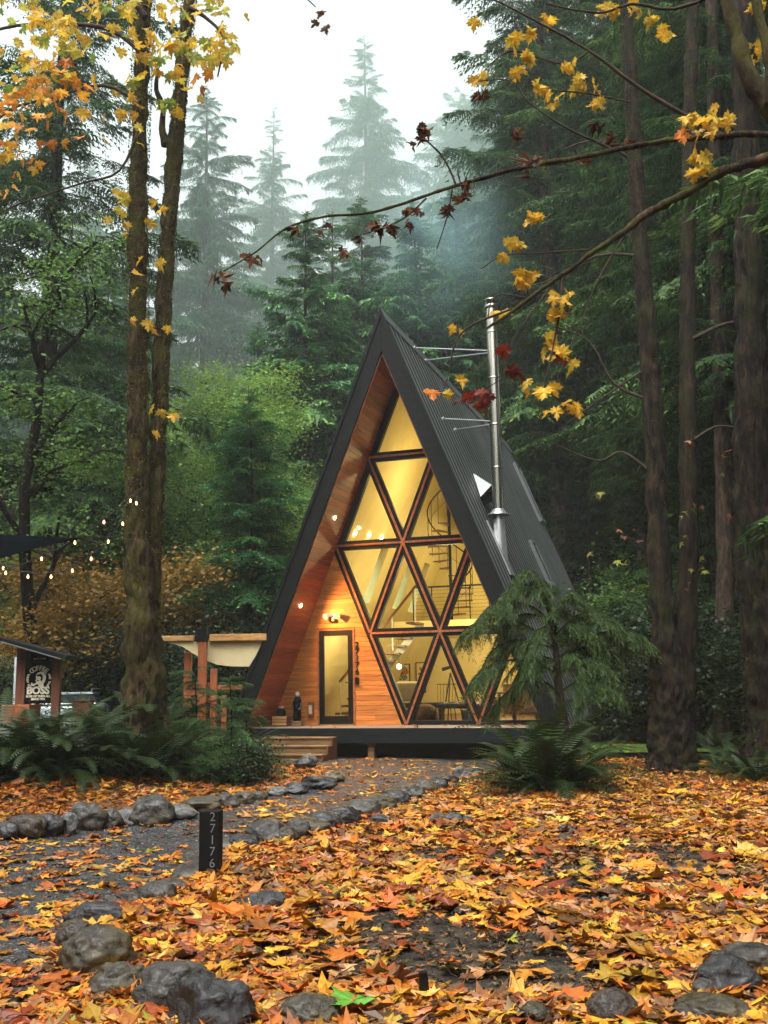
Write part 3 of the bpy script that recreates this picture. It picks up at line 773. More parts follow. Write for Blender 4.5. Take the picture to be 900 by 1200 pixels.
for q in LH2:
    vm, z0, z1 = (q[0]+q[1])/2, q[2], q[3]
    mb = MB(); t = .3; k = math.hypot(SL, 1); off = lambda z: (-((HI-z)/SL + SL/k*t), z + t/k)
    a, b = off(z0), off(z1)
    mb.add([(a[0], q[0], a[1]), (a[0], q[1], a[1]), (b[0], q[1], b[1]), (b[0], q[0], b[1])], [[0, 1, 2, 3]])
    mb.obj('skylight', M['tint_glass'], cab, fixn=False)

# ribbed steel skin
def skin(sign, holes):
    k = math.hypot(SL, 1)
    nrm = np.array([sign*SL/k, 0, 1/k])
    prof = []; v = VF - .0; per = .41
    while v < VB:
        prof += [(v, 0), (v + per*.66, 0), (v + per*.74, .013), (v + per*.88, .013)]
        v += per
    prof.append((VB, 0)); prof = [p for p in prof if p[0] <= VB]
    prof = np.array(prof)
    top, bot = HO - .02, -.02
    def P(z, v, t): return np.array([sign*(HO - z)/SL, v, z]) + nrm*t
    mb = MB(); cuts = [bot, top]
    V = np.concatenate([[P(bot, a, b + .004) for a, b in prof], [P(top, a, b + .004) for a, b in prof]])
    n = len(prof); i = np.arange(n-1)
    Fq = np.stack([i, i+1, n+i+1, n+i], 1)
    if holes:
        zs = sorted({bot, top} | {z for q in holes for z in q[2:]})
        V = np.concatenate([[P(z, a, b + .004) for a, b in prof] for z in zs])
        Fq = []
        for r in range(len(zs)-1):
            for c in range(n-1):
                vm = (prof[c][0] + prof[c+1][0])/2; zm = (zs[r]+zs[r+1])/2
                if any(q[0] < vm < q[1] and q[2] < zm < q[3] for q in holes): continue
                Fq.append([r*n+c, r*n+c+1, (r+1)*n+c+1, (r+1)*n+c])
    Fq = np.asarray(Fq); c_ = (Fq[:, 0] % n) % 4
    rib = (c_ == 1) | (c_ == 2)  # front flanks and tops take the painted sky sheen
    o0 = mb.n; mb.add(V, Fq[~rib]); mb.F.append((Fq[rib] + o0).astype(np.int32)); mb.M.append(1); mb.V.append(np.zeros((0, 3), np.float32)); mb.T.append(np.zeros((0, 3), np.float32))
    return mb.obj('ribbed_roof_steel', [M['black_metal'], M['rib_sheen']], lp if sign < 0 else rp, fixn=False)
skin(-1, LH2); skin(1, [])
# ridge cap
mb = MB()
for s in (-1, 1):
    k = math.hypot(SL, 1)
    a = np.array([0, 0, HO + .10]); d = np.array([s/k, 0, -SL/k]) * .34
    nr = np.array([s*SL/k, 0, 1/k]) * .012
    mb.add([a + [0, VF - .03, 0], a + d + [0, VF - .03, 0], a + d + [0, VB + .03, 0], a + [0, VB + .03, 0],
            a - nr + [0, VF - .03, 0], a + d - nr + [0, VF - .03, 0], a + d - nr + [0, VB + .03, 0], a - nr + [0, VB + .03, 0]],
           [[0,1,2,3],[7,6,5,4],[0,4,5,1],[2,6,7,3],[1,5,6,2]])
mb.obj('ridge_cap', M['ridge_metal'], cab)
# fascia boards on the front and rear rakes, with a proud drip trim
for v0, v1 in ((VF - .05, VF), (VB, VB + .05)):
    for s in (-1, 1):
        mb = MB()
        q = [(0, HI + .02), (0, HO + .05), (s*(HO + .05)/SL, 0), (s*(HI + .02)/SL, 0)]
        mb.prism([(s*.001 if x == 0 else x, z) for x, z in q], v0, v1, 1)
        f = mb.obj('fascia_board', M['black_paint'], cab, bevel=.008)
        mb = MB(); e = .20
        q = [(s*.001, HO + .06 - e), (s*.001, HO + .085), (s*(HO + .085)/SL, -.01), (s*(HO + .06 - e)/SL, -.01)]
        vv = (v0 - .03, v0 - .002) if v0 < 0 else (v1 + .002, v1 + .03)
        mb.prism(q, vv[0], vv[1], 1)
        mb.obj('drip_trim', M['black_paint'], f, bevel=.005)
# cedar soffit boards running front to back under the overhang
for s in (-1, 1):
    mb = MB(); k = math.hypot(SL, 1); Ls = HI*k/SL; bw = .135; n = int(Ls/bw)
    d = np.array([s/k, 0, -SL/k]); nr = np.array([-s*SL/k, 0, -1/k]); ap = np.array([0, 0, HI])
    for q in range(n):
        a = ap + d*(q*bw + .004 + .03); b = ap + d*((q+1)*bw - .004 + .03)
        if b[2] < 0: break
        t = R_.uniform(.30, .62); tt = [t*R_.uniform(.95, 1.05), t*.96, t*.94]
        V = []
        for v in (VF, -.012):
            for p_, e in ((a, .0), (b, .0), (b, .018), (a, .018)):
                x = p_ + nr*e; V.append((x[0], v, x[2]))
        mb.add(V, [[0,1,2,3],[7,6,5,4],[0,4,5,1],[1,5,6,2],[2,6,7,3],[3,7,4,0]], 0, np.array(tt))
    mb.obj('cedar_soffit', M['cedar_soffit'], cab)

# ---- glass front: nodes of the lattice
def nd(i, r): return (i*w_/2, r*h_)        # i in half cells, r rows up
fr = thing('glazing', None, None); fr.parent = cab
E_ = [((-1,3),(1,3)), ((-2,2),(2,2)), ((-1,1),(3,1)), ((0,0),(4,0)),
      ((-1,3),(0,2)), ((0,2),(1,1)), ((1,1),(2,0)), ((1,3),(0,2)), ((0,2),(-1,1)), ((2,2),(1,1)), ((1,1),(0,0)), ((3,1),(2,0)),
      ((-2,2),(-1,1)), ((-1,1),(0,0)), ((0,4),(-1,3)), ((-1,3),(-2,2)), ((0,4),(1,3)), ((1,3),(2,2)), ((2,2),(3,1)), ((3,1),(4,0))]
bpy.data.objects.remove(fr)
mbk, mwd = MB(), MB()
for qi, (a, b) in enumerate(E_):
    A, B = nd(*a), nd(*b)
    rake = qi >= 14; sill = qi == 3
    horizontal = a[1] == b[1]
    wd = .225 if not rake else .18
    if sill: wd = .10
    oz = .055 if sill else 0
    dv = qi*.0012
    A3 = np.array([A[0], .03 + dv, A[1] + oz]); B3 = np.array([B[0], .03 + dv, B[1] + oz])
    if rake:
        sg = -1 if (A[0] + B[0]) < 0 else 1
        off = np.array([-sg*SL, 0, -1])/math.hypot(SL, 1)*.085
        A3 += off; B3 += off
    mbk.beam(A3, B3, .12, wd, 0, up=(0, 0, 1) if False else (0, 1, 0)) if False else None
    x = B3 - A3; L = np.linalg.norm(x); x /= L; y = np.array([0, 1.0, 0]); z = np.cross(x, y)
    mbk.box((A3+B3)/2, (L, .14, wd), 0, np.stack([x, y, z], 1))
    if not rake and not sill:
        off = (A3+B3)/2 + np.array([0, -.085, 0])
        mwd.box(off, (L - .04, .032 + .001*(qi % 5), .05), 0, np.stack([x, y, z], 1), tint=np.array([.5, .45, .42])*R_.uniform(.85, 1.1))
wf = mbk.obj('window_frame', M['black_frame'], cab, bevel=.006)
mwd.obj('wooden_glazing_cap', M['cedar_trim'], wf)
TR = [((0,4),(-1,3),(1,3)), ((-1,3),(-2,2),(0,2)), ((-1,3),(1,3),(0,2)), ((1,3),(0,2),(2,2)),
      ((-2,2),(0,2),(-1,1)), ((0,2),(-1,1),(1,1)), ((0,2),(2,2),(1,1)), ((2,2),(1,1),(3,1)),
      ((-1,1),(1,1),(0,0)), ((1,1),(0,0),(2,0)), ((1,1),(3,1),(2,0)), ((3,1),(2,0),(4,0))]
for t in TR:
    c = np.mean([nd(*q) for q in t], 0)
    P = [c + (np.array(nd(*q)) - c)*.97 for q in t]
    MB().prism([tuple(q) for q in P], .045, .057, 1).obj('window_pane', M['glass'], wf)

# ---- cedar entry wall: horizontal boards, cut to the triangle and round the door
D0, D1, DT = -2.235, -1.345, 2.30
mb = MB(); bh = .118; z = 0.0
def rng_z(z): return -(HI - z)/SL, (0 - z/SL if z <= 2*h_ else 0)
while z < 2*h_:
    z1 = min(z + bh, 2*h_)
    l0, r0 = rng_z(z); l1, r1 = rng_z(z1)
    segs = [((l0, r0), (l1, r1))]
    if z < DT:
        segs = [((l0, D0 - .03), (l1, D0 - .03)), ((D1 + .03, r0), (D1 + .03, r1))]
    for (a0, b0), (a1, b1) in segs:
        # butt joints
        cuts = [0, 1] if b0 - a0 < 1.2 or R_.random() < .45 else [0, R_.uniform(.25, .75), 1]
        for c0, c1 in zip(cuts[:-1], cuts[1:]):
            t = R_.uniform(.36, .58)
            g_ = .0035
            q = [(a0 + (b0-a0)*c0 + .002, z + g_), (a0 + (b0-a0)*c1 - .002, z + g_), (a1 + (b1-a1)*c1 - .002, z1 - g_), (a1 + (b1-a1)*c0 + .002, z1 - g_)]
            if q[1][0] - q[0][0] < .02: continue
            if q[2][0] - q[3][0] < .01: q[2] = (q[3][0] + .01, q[2][1])
            mb.prism(q, -.012 - R_.uniform(0, .003), .03, 1, 0, np.array([t, t*R_.uniform(.93, 1.03), t*.95]))
    z = z1
wall = mb.obj('cedar_wall', M['cedar_wall'], cab)
mb = MB(); mb.prism([(-(HI)/SL, 0), (D0, 0), (D0, DT), (-(HI-DT)/SL, DT)], .032, .16, 1); mb.prism([(D1, 0), (-.06, 0), (-DT/SL-.06, DT), (D1, DT)], .032, .16, 1)
mb.prism([(-(HI-DT)/SL, DT+.001), (-DT/SL-.06, DT+.001), (-2*h_/SL - .03, 2*h_-.1)], .032, .16, 1)
mb.obj('wall_core', M['plaster'], cab)
# door
mb = MB(); f = .13
mb.box2((D0, -.03, 0.03), (D0+f, .03, DT)); mb.box2((D1-f, -.03, .03), (D1, .03, DT)); mb.box2((D0+f, -.03, DT-f), (D1-f, .03, DT)); mb.box2((D0+f, -.03, .03), (D1-f, .03, .22))
dr = mb.obj('door', M['black_frame'], cab, bevel=.005)
MB().box2((D0+f, -.008, .22), (D1-f, .004, DT-f)).obj('door_glass', M['glass'], dr)
mb = MB(); mb.box2((D0-.045, -.035, 0), (D0-.002, -.014, DT+.045)); mb.box2((D1+.002, -.035, 0), (D1+.045, -.014, DT+.045)); mb.box2((D0-.002, -.035, DT+.002), (D1+.002, -.014, DT+.045))
mb.obj('door_casing', M['cedar_trim'], cab)
mb = MB(); mb.tube([(D1-.07, -.03, 1.02), (D1-.07, -.085, 1.02)], .012, 10); mb.tube([(D1-.07, -.08, 1.02), (D1-.19, -.08, 1.02)], .011, 10); mb.box((D1-.065, -.034, 1.05), (.045, .008, .16))
mb.obj('door_handle', M['black_metal'], dr)
MB().box2((D1-.05, -.06, 0), (D1-.05+.0, -.06, 0)) if False else None
# key box beside the door
mb = MB(); mb.box((-1.235, -.045, 1.06), (.085, .06, .16)); mb.tube([(-1.26, -.045, 1.14), (-1.26, -.045, 1.17), (-1.21, -.045, 1.17), (-1.21, -.045, 1.14)], .006, 6)
mb.obj('key_box', M['black_metal'], cab, bevel=.008)
# house number, one figure above another
def text_mesh(s, size, name, mat, parent, mtx, extrude=.004, bold=.0, align='CENTER'):
    cu = bpy.data.curves.new('figure', 'FONT'); cu.body = s; cu.size = size; cu.extrude = extrude; cu.offset = bold
    cu.align_x = align; cu.align_y = 'CENTER'; cu.resolution_u = 3
    o = bpy.data.objects.new('figure', cu); COL.objects.link(o)
    dg = bpy.context.evaluated_depsgraph_get(); dg.update()
    me = bpy.data.meshes.new_from_object(o.evaluated_get(dg)); COL.objects.unlink(o); bpy.data.objects.remove(o)
    me.transform(mtx); me.materials.clear(); me.materials.append(mat); me.name = name
    r = bpy.data.objects.new(name, me); COL.objects.link(r); r.parent = parent
    return r
def join_text(items, name, mat, parent):
    """several (string, size, matrix) texts joined into one mesh"""
    import bmesh
    bm = bmesh.new()
    for s, size, mtx, bold in items:
        o = text_mesh(s, size, 'figure', mat, None, mtx, .003, bold)
        bm.from_mesh(o.data); bpy.data.objects.remove(o)
    me = bpy.data.meshes.new(name); bm.to_mesh(me); bm.free(); me.materials.append(mat)
    r = bpy.data.objects.new(name, me); COL.objects.link(r); r.parent = parent
    return r
UP = Matrix.Rotation(math.radians(90), 4, 'X')
join_text([(c, .20, Matrix.Translation((-1.235, -.028, 1.93 - q*.163)) @ UP, .006) for q, c in enumerate('27176')], 'house_number', M['black_frame'], cab)

# flood light above the door
fl = thing('flood_light', None, None); bpy.data.objects.remove(fl)
mb = MB(); mb.lathe([(0, 0), (.075, 0), (.075, .02), (0, .02)], 18, 0)
V = mb.V[0]; mb.V[0] = np.stack([V[:, 0], -V[:, 2] - .016, V[:, 1]], 1)
mb.V[0] += np.array([-1.83, 0, 2.66], np.float32)
for s in (-1, 1):
    P = [(-1.83 + s*.03, -.05, 2.66), (-1.83 + s*.09, -.10, 2.67), (-1.83 + s*.13, -.17, 2.655), (-1.83 + s*.16, -.23, 2.63)]
    mb.tube(P, [.02, .04, .062, .075], 14)
mb.tube([(-1.83, -.04, 2.62), (-1.83, -.10, 2.57), (-1.83, -.13, 2.545)], [.03, .045, .035], 12)
mb.obj('flood_light', M['white_metal'], cab, smooth=True)

# foundation, floor and end wall
mb = MB()
for s in (-1, 1): mb.box2((s*3.72, -.05, -.75), (s*3.5, VB - .1, -.03))
mb.box2((-3.5, VB - .35, -.75), (3.5, VB - .1, -.03)); mb.box2((-3.5, .03, -.75), (3.5, .28, -.32))
mb.obj('foundation', M['concrete'], cab)
MB().box2((-3.48, .03, -.3), (3.48, VB-.12, -.004)).obj('interior_floor', M['floor_wood'], cab)
MB().prism([(-HI/SL, 0), (HI/SL, 0), (0, HI)], 9.2, 9.35, 1).obj('back_wall', M['plaster'], cab)
MB().prism([(-HI/SL, 0), (HI/SL, 0), (0, HI)], VB-.2, VB-.05, 1).obj('rear_wall', M['black_paint'], cab)
# concrete curb of the long side
MB().box2((3.75, .1, -.66), (3.95, VB, -.22)).obj('side_curb', M['concrete'], cab)

# deck
dk = MB()
y = VF - .26
while y < -.02:
    dk.box2((-4.15, y, -.04), (4.1, y+.132, 0.0), 0); y += .138
deck = dk.obj('deck_boards', M['deck_board'], cab)
MB().box2((-4.15, VF-.31, -.33), (4.1, VF-.265, .004)).obj('deck_fascia', M['deck'], cab, bevel=.004)
for u in (-3.6, -.35, 2.6): MB().box2((u-.07, VF-.18, -.72), (u+.07, VF-.04, -.33)).obj('deck_post', M['step_wood'], cab)
MB().box2((-4.0, VF+.25, -.72), (4.0, VF+.3, -.05)).obj('under_deck_shade', M['black_paint'], cab)  # black sheet standing in for the shade under the deck

# ---- chimney: stands in a flashing on the u>0 slope
nO = (SL, 0, 1)
cb = hpix(583.5, 640, nO, HO)
ch_v = cb[1]
k = math.hypot(SL, 1)
ctop = hpix(577.5, 350, (0, 1, 0), ch_v)
cu = cb[0] + .04
zt = ctop[2]
zc = hpix(582, 603, (0, 1, 0), ch_v)[2]
print('chimney', cb, ctop, zc)
chn = thing('chimney_pipe', None, None); bpy.data.objects.remove(chn)
mb = MB(); z0 = HO - SL*(cu + .14) - .05
mb.lathe([(.0, z0), (.135, z0), (.135, zt-.28), (.0, zt-.28)], 28, 0, (cu, ch_v, 0))
for zz_ in (zt - .9, zt - 2.1, zt - 3.3, zt - 4.4): mb.lathe([(.136, zz_-.025), (.143, zz_-.015), (.143, zz_+.015), (.136, zz_+.025)], 28, 0, (cu, ch_v, 0))
pipe = mb.obj('chimney_pipe', M['steel'], cab, smooth=True)
m_ = pipe.modifiers.new('edge', 'EDGE_SPLIT'); m_.split_angle = math.radians(40)
mb = MB(); mb.lathe([(.08, zt-.29), (.16, zt-.27), (.17, zt-.2), (.15, zt-.17)], 28, 0, (cu, ch_v, 0))
mb.lathe([(0.0, zt), (.175, zt-.03), (.18, zt-.06), (.0, zt-.05)], 28, 0, (cu, ch_v, 0))
for a in range(4): mb.tube([(cu+.13*math.cos(a*1.57+.4), ch_v+.13*math.sin(a*1.57+.4), zt-.28), (cu+.13*math.cos(a*1.57+.4), ch_v+.13*math.sin(a*1.57+.4), zt-.04)], .01, 5)
mb.obj('chimney_cap', M['steel'], pipe, smooth=True)
mb = MB(); mb.lathe([(.137, zc+.13), (.20, zc+.04), (.29, zc-.01), (.28, zc-.03), (.137, zc)], 28, 0, (cu, ch_v, 0)); mb.obj('storm_collar', M['galv'], pipe, smooth=True)
# flashing cone and plate lying on the slope
mb = MB()
def onroof(u, v, t): return np.array([u, v, HO - SL*u]) + np.array([SL/k, 0, 1/k])*t
uu0, uu1 = cb[0] - .24, cb[0] + .30
mb.add([onroof(uu0, ch_v-.26, .06), onroof(uu1, ch_v-.26, .06), onroof(uu1, ch_v+.26, .06), onroof(uu0, ch_v+.26, .06),
        onroof(uu0, ch_v-.26, .02), onroof(uu1, ch_v-.26, .02), onroof(uu1, ch_v+.26, .02), onroof(uu0, ch_v+.26, .02)], [[0,1,2,3],[7,6,5,4],[0,4,5,1],[1,5,6,2],[2,6,7,3],[3,7,4,0]])
ring0, ring1 = [], []
for a in np.linspace(0, 2*np.pi, 20, endpoint=False):
    ring0.append(onroof(cb[0]+.02+.17*math.cos(a), ch_v+.2*math.sin(a), .062)); ring1.append((cu+.14*math.cos(a), ch_v+.14*math.sin(a), zc-.12))
mb.add(ring0 + ring1, [[i, (i+1) % 20, 20+(i+1) % 20, 20+i] for i in range(20)])
mb.obj('chimney_flashing', M['galv'], pipe, smooth=False)
# four stay rods
for (ax, ay, zp) in [(484, 408, None), (497, 423, None), (517.5, 491, None), (532, 504, None)]:
    A = hpix(ax, ay, nO, HO)
    zz_ = hpix(577, {408: 411, 423: 413, 491: 494, 504: 497}[ay], (0, 1, 0), ch_v)[2]
    A2 = onroof(A[0], A[1], .03); B = np.array([cu, ch_v, zz_]); B = B + (A2-B)/np.linalg.norm(A2-B)*.13
    mb = MB(); mb.tube([A2, B], .016, 6); mb.tube([A2 - np.array([0, 0, .02]), A2 + np.array([SL/k, 0, 1/k])*.05], .045, 8)
    mb.obj('stay_rod', M['galv'], pipe)
# small white wedge hood over a vent beside the chimney
A = hpix(553, 556, nO, HO); B = hpix(561, 583, nO, HO)
print('hood', A, B, onroof(A[0], A[1], 0))
tip = onroof((A[0]+B[0])/2 - .02, (A[1]+B[1])/2 + .12, .55)
base = [onroof(A[0], A[1] - .02, .05), onroof(B[0], B[1], .05), onroof(B[0] + .03, B[1] + .55, .05), onroof(A[0], A[1] + .55, .05)]
mb = MB(); T1 = onroof(B[0]-.06, B[1]+.05, .42); T2 = onroof(B[0]-.06, B[1]+.5, .42)
mb.add([base[0], base[3], T1, T2, base[1], base[2]], [[0, 2, 3], [0, 3, 1], [0, 4, 2], [1, 3, 5]])
hood = mb.obj('vent_hood', M['white_metal'], cab)
sm = hood.modifiers.new('thick', 'SOLIDIFY'); sm.thickness = .012
mb = MB(); q = onroof(B[0]+.02, B[1]+.27, 0); q2 = onroof(B[0]+.02, B[1]+.27, .33); mb.tube([q, q2], .12, 16); mb.obj('vent_pipe', M['black_metal'], hood)

# skylights on the u>0 slope: raised frames with reflective glass
for (xa, ya, xb, yb, wv) in [(597, 540, 634, 611, .8), (617, 634, 643, 684, .75), (671, 757, 700, 801, 1.1)]:
    A = hpix(xa, ya, nO, HO); B = hpix(xb, yb, nO, HO)
    v0 = (A[1]+B[1])/2; v1 = v0 + wv; u0, u1 = A[0], B[0]
    mb = MB()
    def bar(ua, va, ub, vb, t=.1):
        P = [onroof(ua, va, .005), onroof(ub, va, .005), onroof(ub, vb, .005), onroof(ua, vb, .005), onroof(ua, va, .005+t), onroof(ub, va, .005+t), onroof(ub, vb, .005+t), onroof(ua, vb, .005+t)]
        mb.add(P, [[0,3,2,1],[4,5,6,7],[0,1,5,4],[1,2,6,5],[2,3,7,6],[3,0,4,7]])
    bar(u0, v0, u1, v0+.07); bar(u0, v1-.07, u1, v1); bar(u0-.03, v0+.07, u0, v1-.07); bar(u1, v0-.02, u1+.05, v1+.02, .13)
    sk = mb.obj('skylight_frame', M['ridge_metal'], cab)
    mb = MB(); P = [onroof(u0, v0+.07, .085), onroof(u1, v0+.07, .085), onroof(u1, v1-.07, .085), onroof(u0, v1-.07, .085)]
    mb.add(P, [[0, 1, 2, 3]]); mb.obj('skylight_pane', M['sky_glass'], sk, fixn=False)

# ---- lights the place has: soffit downlights and lamps inside
def inner_pt(px, py): return hpix(px, py, (-SL, 0, 1), HI)
nin = np.array([SL/k, 0, -1/k])
def point(name, q, power, size, col=(1, .66, .32), spot=None):
    L = bpy.data.lights.new(name, 'SPOT' if spot else 'POINT'); L.energy = power; L.color = col; L.shadow_soft_size = size
    if spot: L.spot_size = spot; L.spot_blend = .7
    o = bpy.data.objects.new(name, L); COL.objects.link(o); o.parent = cab; o.location = tuple(q)
    return o
for (px, py) in ((351.5, 709.5), (391.5, 606.5)):
    q = inner_pt(px, py)
    mb = MB(); q1 = q + nin*.022; mb.tube([q1, q1 + nin*.012], .045, 16); mb.obj('downlight', M['downlight'], cab)
    L = point('downlight_lamp', q + nin*.06, 210 if py > 650 else 50, .04, (1, .44, .10), math.radians(165))
    L.rotation_euler = Vector(-nin).to_track_quat('Z', 'Y').to_euler()
for (px, py) in ((416, 624.5), (432.5, 627), (447, 629.5), (477.5, 612)):
    q = inner_pt(px, py)
    mb = MB(); q1 = q + nin*.01; mb.tube([q1, q1 + nin*.02], .05, 16); mb.obj('downlight', M['downlight'], cab)

WARM = (1, .75, .36)
point('ceiling_lamp_light', (0.3, 2.6, 6.0), 38, .15, WARM)
point('ceiling_lamp_light', (0.4, 3.0, 3.6), 46, .15, WARM)
point('ceiling_lamp_light', (1.0, 2.8, 1.9), 52, .12, WARM)
point('ceiling_lamp_light', (-1.6, 2.0, 2.1), 32, .12, WARM)
point('ceiling_lamp_light', (0.5, 7.0, 2.0), 60, .12, WARM)
point('ceiling_lamp_light', (0.6, 7.4, 4.6), 42, .12, WARM)

# ---- loft, railings and stairs
LZ = 2.72
hw = lambda z: (HI - z)/SL
MB().box2((-hw(2.45)*.62, 4.0, 2.45), (hw(2.72)-.02, 9.19, LZ)).obj('loft_floor', M['plaster'], cab)
mb = MB(); mb.box2((-hw(2.45)*.62, 3.96, 2.43), (hw(2.75), 3.995, 2.50)); mb.obj('loft_edge_strip', M['tread_wood'], cab)
LZ2 = 5.35
MB().box2((.0, 5.5, 5.15), (hw(5.35)-.02, 9.19, LZ2)).obj('upper_loft_floor', M['plaster'], cab)
mb = MB()
for u in np.arange(-1.0, 2.35, .55): mb.tube([(u, 4.06, LZ), (u, 4.06, LZ+.95)], .016, 6)
for zz_ in np.arange(.12, .95, .105): mb.tube([(-1.0, 4.06, LZ+zz_), (2.35-zz_*.3, 4.06, LZ+zz_)], .004, 4)
mb.tube([(-1.0, 4.06, LZ+.95), (2.2, 4.06, LZ+.95)], .025, 6)
mb.obj('loft_railing', M['black_metal'], cab)
mb = MB()
for u in np.arange(.25, 1.35, .36): mb.tube([(u, 5.56, LZ2), (u, 5.56, LZ2+.85)], .014, 6)
for zz_ in np.arange(.15, .9, .14): mb.tube([(.25, 5.56, LZ2+zz_), (1.3-zz_*.35, 5.56, LZ2+zz_)], .004, 4)
mb.obj('upper_loft_railing', M['black_metal'], cab)
# straight stair rising along the front of the loft
st_ = MB(); n = 13
for q in range(n):
    u = -2.75 + q*.172; z = .2*(q+1)
    st_.box((u, 3.15, z), (.27, .85, .055), 0, None, .5)
stair = st_.obj('stair_tread', M['tread_wood'], cab)
stair.name = 'stair_treads'
mb = MB(); mb.beam((-2.85, 3.56, .05), (-.6, 3.56, 2.62), .05, .2)
mb.obj('stair_stringer', M['white_metal'], cab)
mb = MB(); mb.beam((-2.75, 2.72, 1.05), (-.5, 2.72, 3.6), .05, .06); mb.obj('handrail', M['tread_wood'], cab)
mb = MB()
for u, z in ((-2.72, .12), (-1.95, 1.0), (-1.2, 1.87), (-.55, 2.6)): mb.tube([(u, 2.72, z), (u, 2.72, z+.95)], .018, 6)
mb.obj('stair_baluster', M['white_metal'], cab)
# spiral stair from the first loft to the upper one
q_ = hpix(527, 640, (0, 1, 0), 4.75); sc_ = (float(q_[0]), 4.75); print('spiral', q_)
mb = MB()
for q in range(14):
    a = q*.42 - 1.0; z = LZ + .2*(q+1)
    c, s = math.cos(a), math.sin(a); c2, s2 = math.cos(a+.42), math.sin(a+.42)
    V = []
    for zz_ in (z-.035, z):
        V += [(sc_[0]+.06*c, sc_[1]+.06*s, zz_), (sc_[0]+.62*c, sc_[1]+.62*s, zz_), (sc_[0]+.62*c2, sc_[1]+.62*s2, zz_), (sc_[0]+.06*c2, sc_[1]+.06*s2, zz_)]
    mb.add(V, [[0,3,2,1],[4,5,6,7],[0,1,5,4],[1,2,6,5],[2,3,7,6],[3,0,4,7]], 0, .5)
sp_ = mb.obj('spiral_stair_treads', M['tread_wood'], cab)
mb = MB(); mb.tube([(sc_[0], sc_[1], LZ), (sc_[0], sc_[1], LZ+3.4)], .045, 10)
P = [(sc_[0]+.63*math.cos(q*.21-1.0), sc_[1]+.63*math.sin(q*.21-1.0), LZ+.1*q+1.05) for q in range(30)]
mb.tube(P, .02, 6); P2 = np.array(P) - np.array([0, 0, .45]); mb.tube(P2, .006, 5)
for q in range(0, 30, 2): mb.tube([P[q], np.array(P[q]) - np.array([0, 0, .9])], .009, 5)
mb.obj('spiral_railing', M['black_metal'], sp_)

# ---- entry steps, a thing of its own in front of the deck
sv = VF - .31
e = thing('entry_steps', 'brown wooden entry steps with three treads leading up to the deck', 'steps', from_h((-1.85, sv, -.66)), -HYAW)
for q in range(3):
    z = .48 - q*.17; y1 = -.005 - q*.28
    MB().box2((-.95, y1-.30, z-.035), (.72, y1, z), 0, .5).obj('tread', M['step_wood'], e, bevel=.006)
    MB().box2((-.93, y1-.27, z-.17), (.70, y1-.25, z-.037), 0, .42).obj('riser', M['step_wood'], e)
for s in (-.965, .735):
    MB().prism([(-.02, 0), (-.02, .48), (-.30, .46), (-.31, .30), (-.58, .29), (-.59, .13), (-.86, .12), (-.86, 0)], s-.025, s+.012, 0).obj('stringer', M['brown_paint'], e)
# deck step wall right of the steps
# ------------------------------------------------------------------ vegetation
def base_at(px, Y, sink=.1):
    x = at(px, 804, Y)[0]
    return np.array([x, Y, float(gz(x, Y)) - sink])

def branch_template(n_st, k_st, seed, drape=.5, wide=.36, leaf=.075, lw=.02, hang=0.0):
    """a conifer bough one unit long along +x, tip drooping; returns V, F(tri), tint"""
    rg = np.random.default_rng(seed)
    V, F, T = [], [], []
    def tri(a, b, c, t):
        i = len(V); V.extend([a, b, c]); F.append([i, i+1, i+2]); T.extend([t]*3)
    def ax(t): return np.array([t, .03*math.sin(5*t+seed), .12*t - drape*.42*t*t])
    for q in range(12):
        t0, t1 = q/12, (q+1)/12
        a, b = ax(t0), ax(t1); wv = np.array([0, .008*(1-t0)+.002, 0])
        tri(a-wv, a+wv, b, -1)
    for q in range(n_st):
        t = .10 + .90*(q + rg.uniform(-.3, .3))/n_st
        if rg.random() < .07: continue
        o = ax(t)
        for s in (-1, 1):
            if rg.random() < .08: continue
            an = math.radians(rg.uniform(48, 68)*(1-.35*t)); L = wide*(min(1, t*3.2))*(1-t)**.65*rg.uniform(.6, 1.15) + .05
            d = np.array([math.cos(an), s*math.sin(an), rg.uniform(-.12, .08)])
            sag = drape*rg.uniform(.5, 1.2)*L*1.1
            tone = rg.uniform(0, .55)
            for r in range(k_st+1):
                u = (r + .6)/(k_st + .6)
                p = o + d*L*u + np.array([0, 0, -sag*u*u])
                tone_r = min(1, tone + .45*u*rg.random() + (.15 if r == k_st else 0))
                for s2 in ((-1, 1) if r < k_st else (0,)):
                    a2 = an*s + s2*math.radians(rg.uniform(35, 60)); l2 = leaf*(1.15-.5*u)*rg.uniform(.7, 1.35)
                    e = np.array([math.cos(a2), math.sin(a2), rg.uniform(-.35, .05) - hang*rg.uniform(.4, 1.5)])*l2
                    n_ = np.array([-math.sin(a2), math.cos(a2), rg.uniform(-.5, .5)])*lw*rg.uniform(.7, 1.3)
                    tri(p - n_, p + n_, p + e, tone_r)
            if hang:
                for r in range(3):
                    u = rg.random(); p = o + d*L*u + np.array([0, 0, -sag*u*u]); l2 = hang*.16*rg.uniform(.4, 1.2)
                    n_ = np.array([rg.uniform(-1, 1), rg.uniform(-1, 1), 0])*lw*.8
                    tri(p-n_, p+n_, p + np.array([rg.uniform(-.02, .02), rg.uniform(-.02, .02), -l2]), tone)
    return np.array(V), np.array(F), np.array(T)

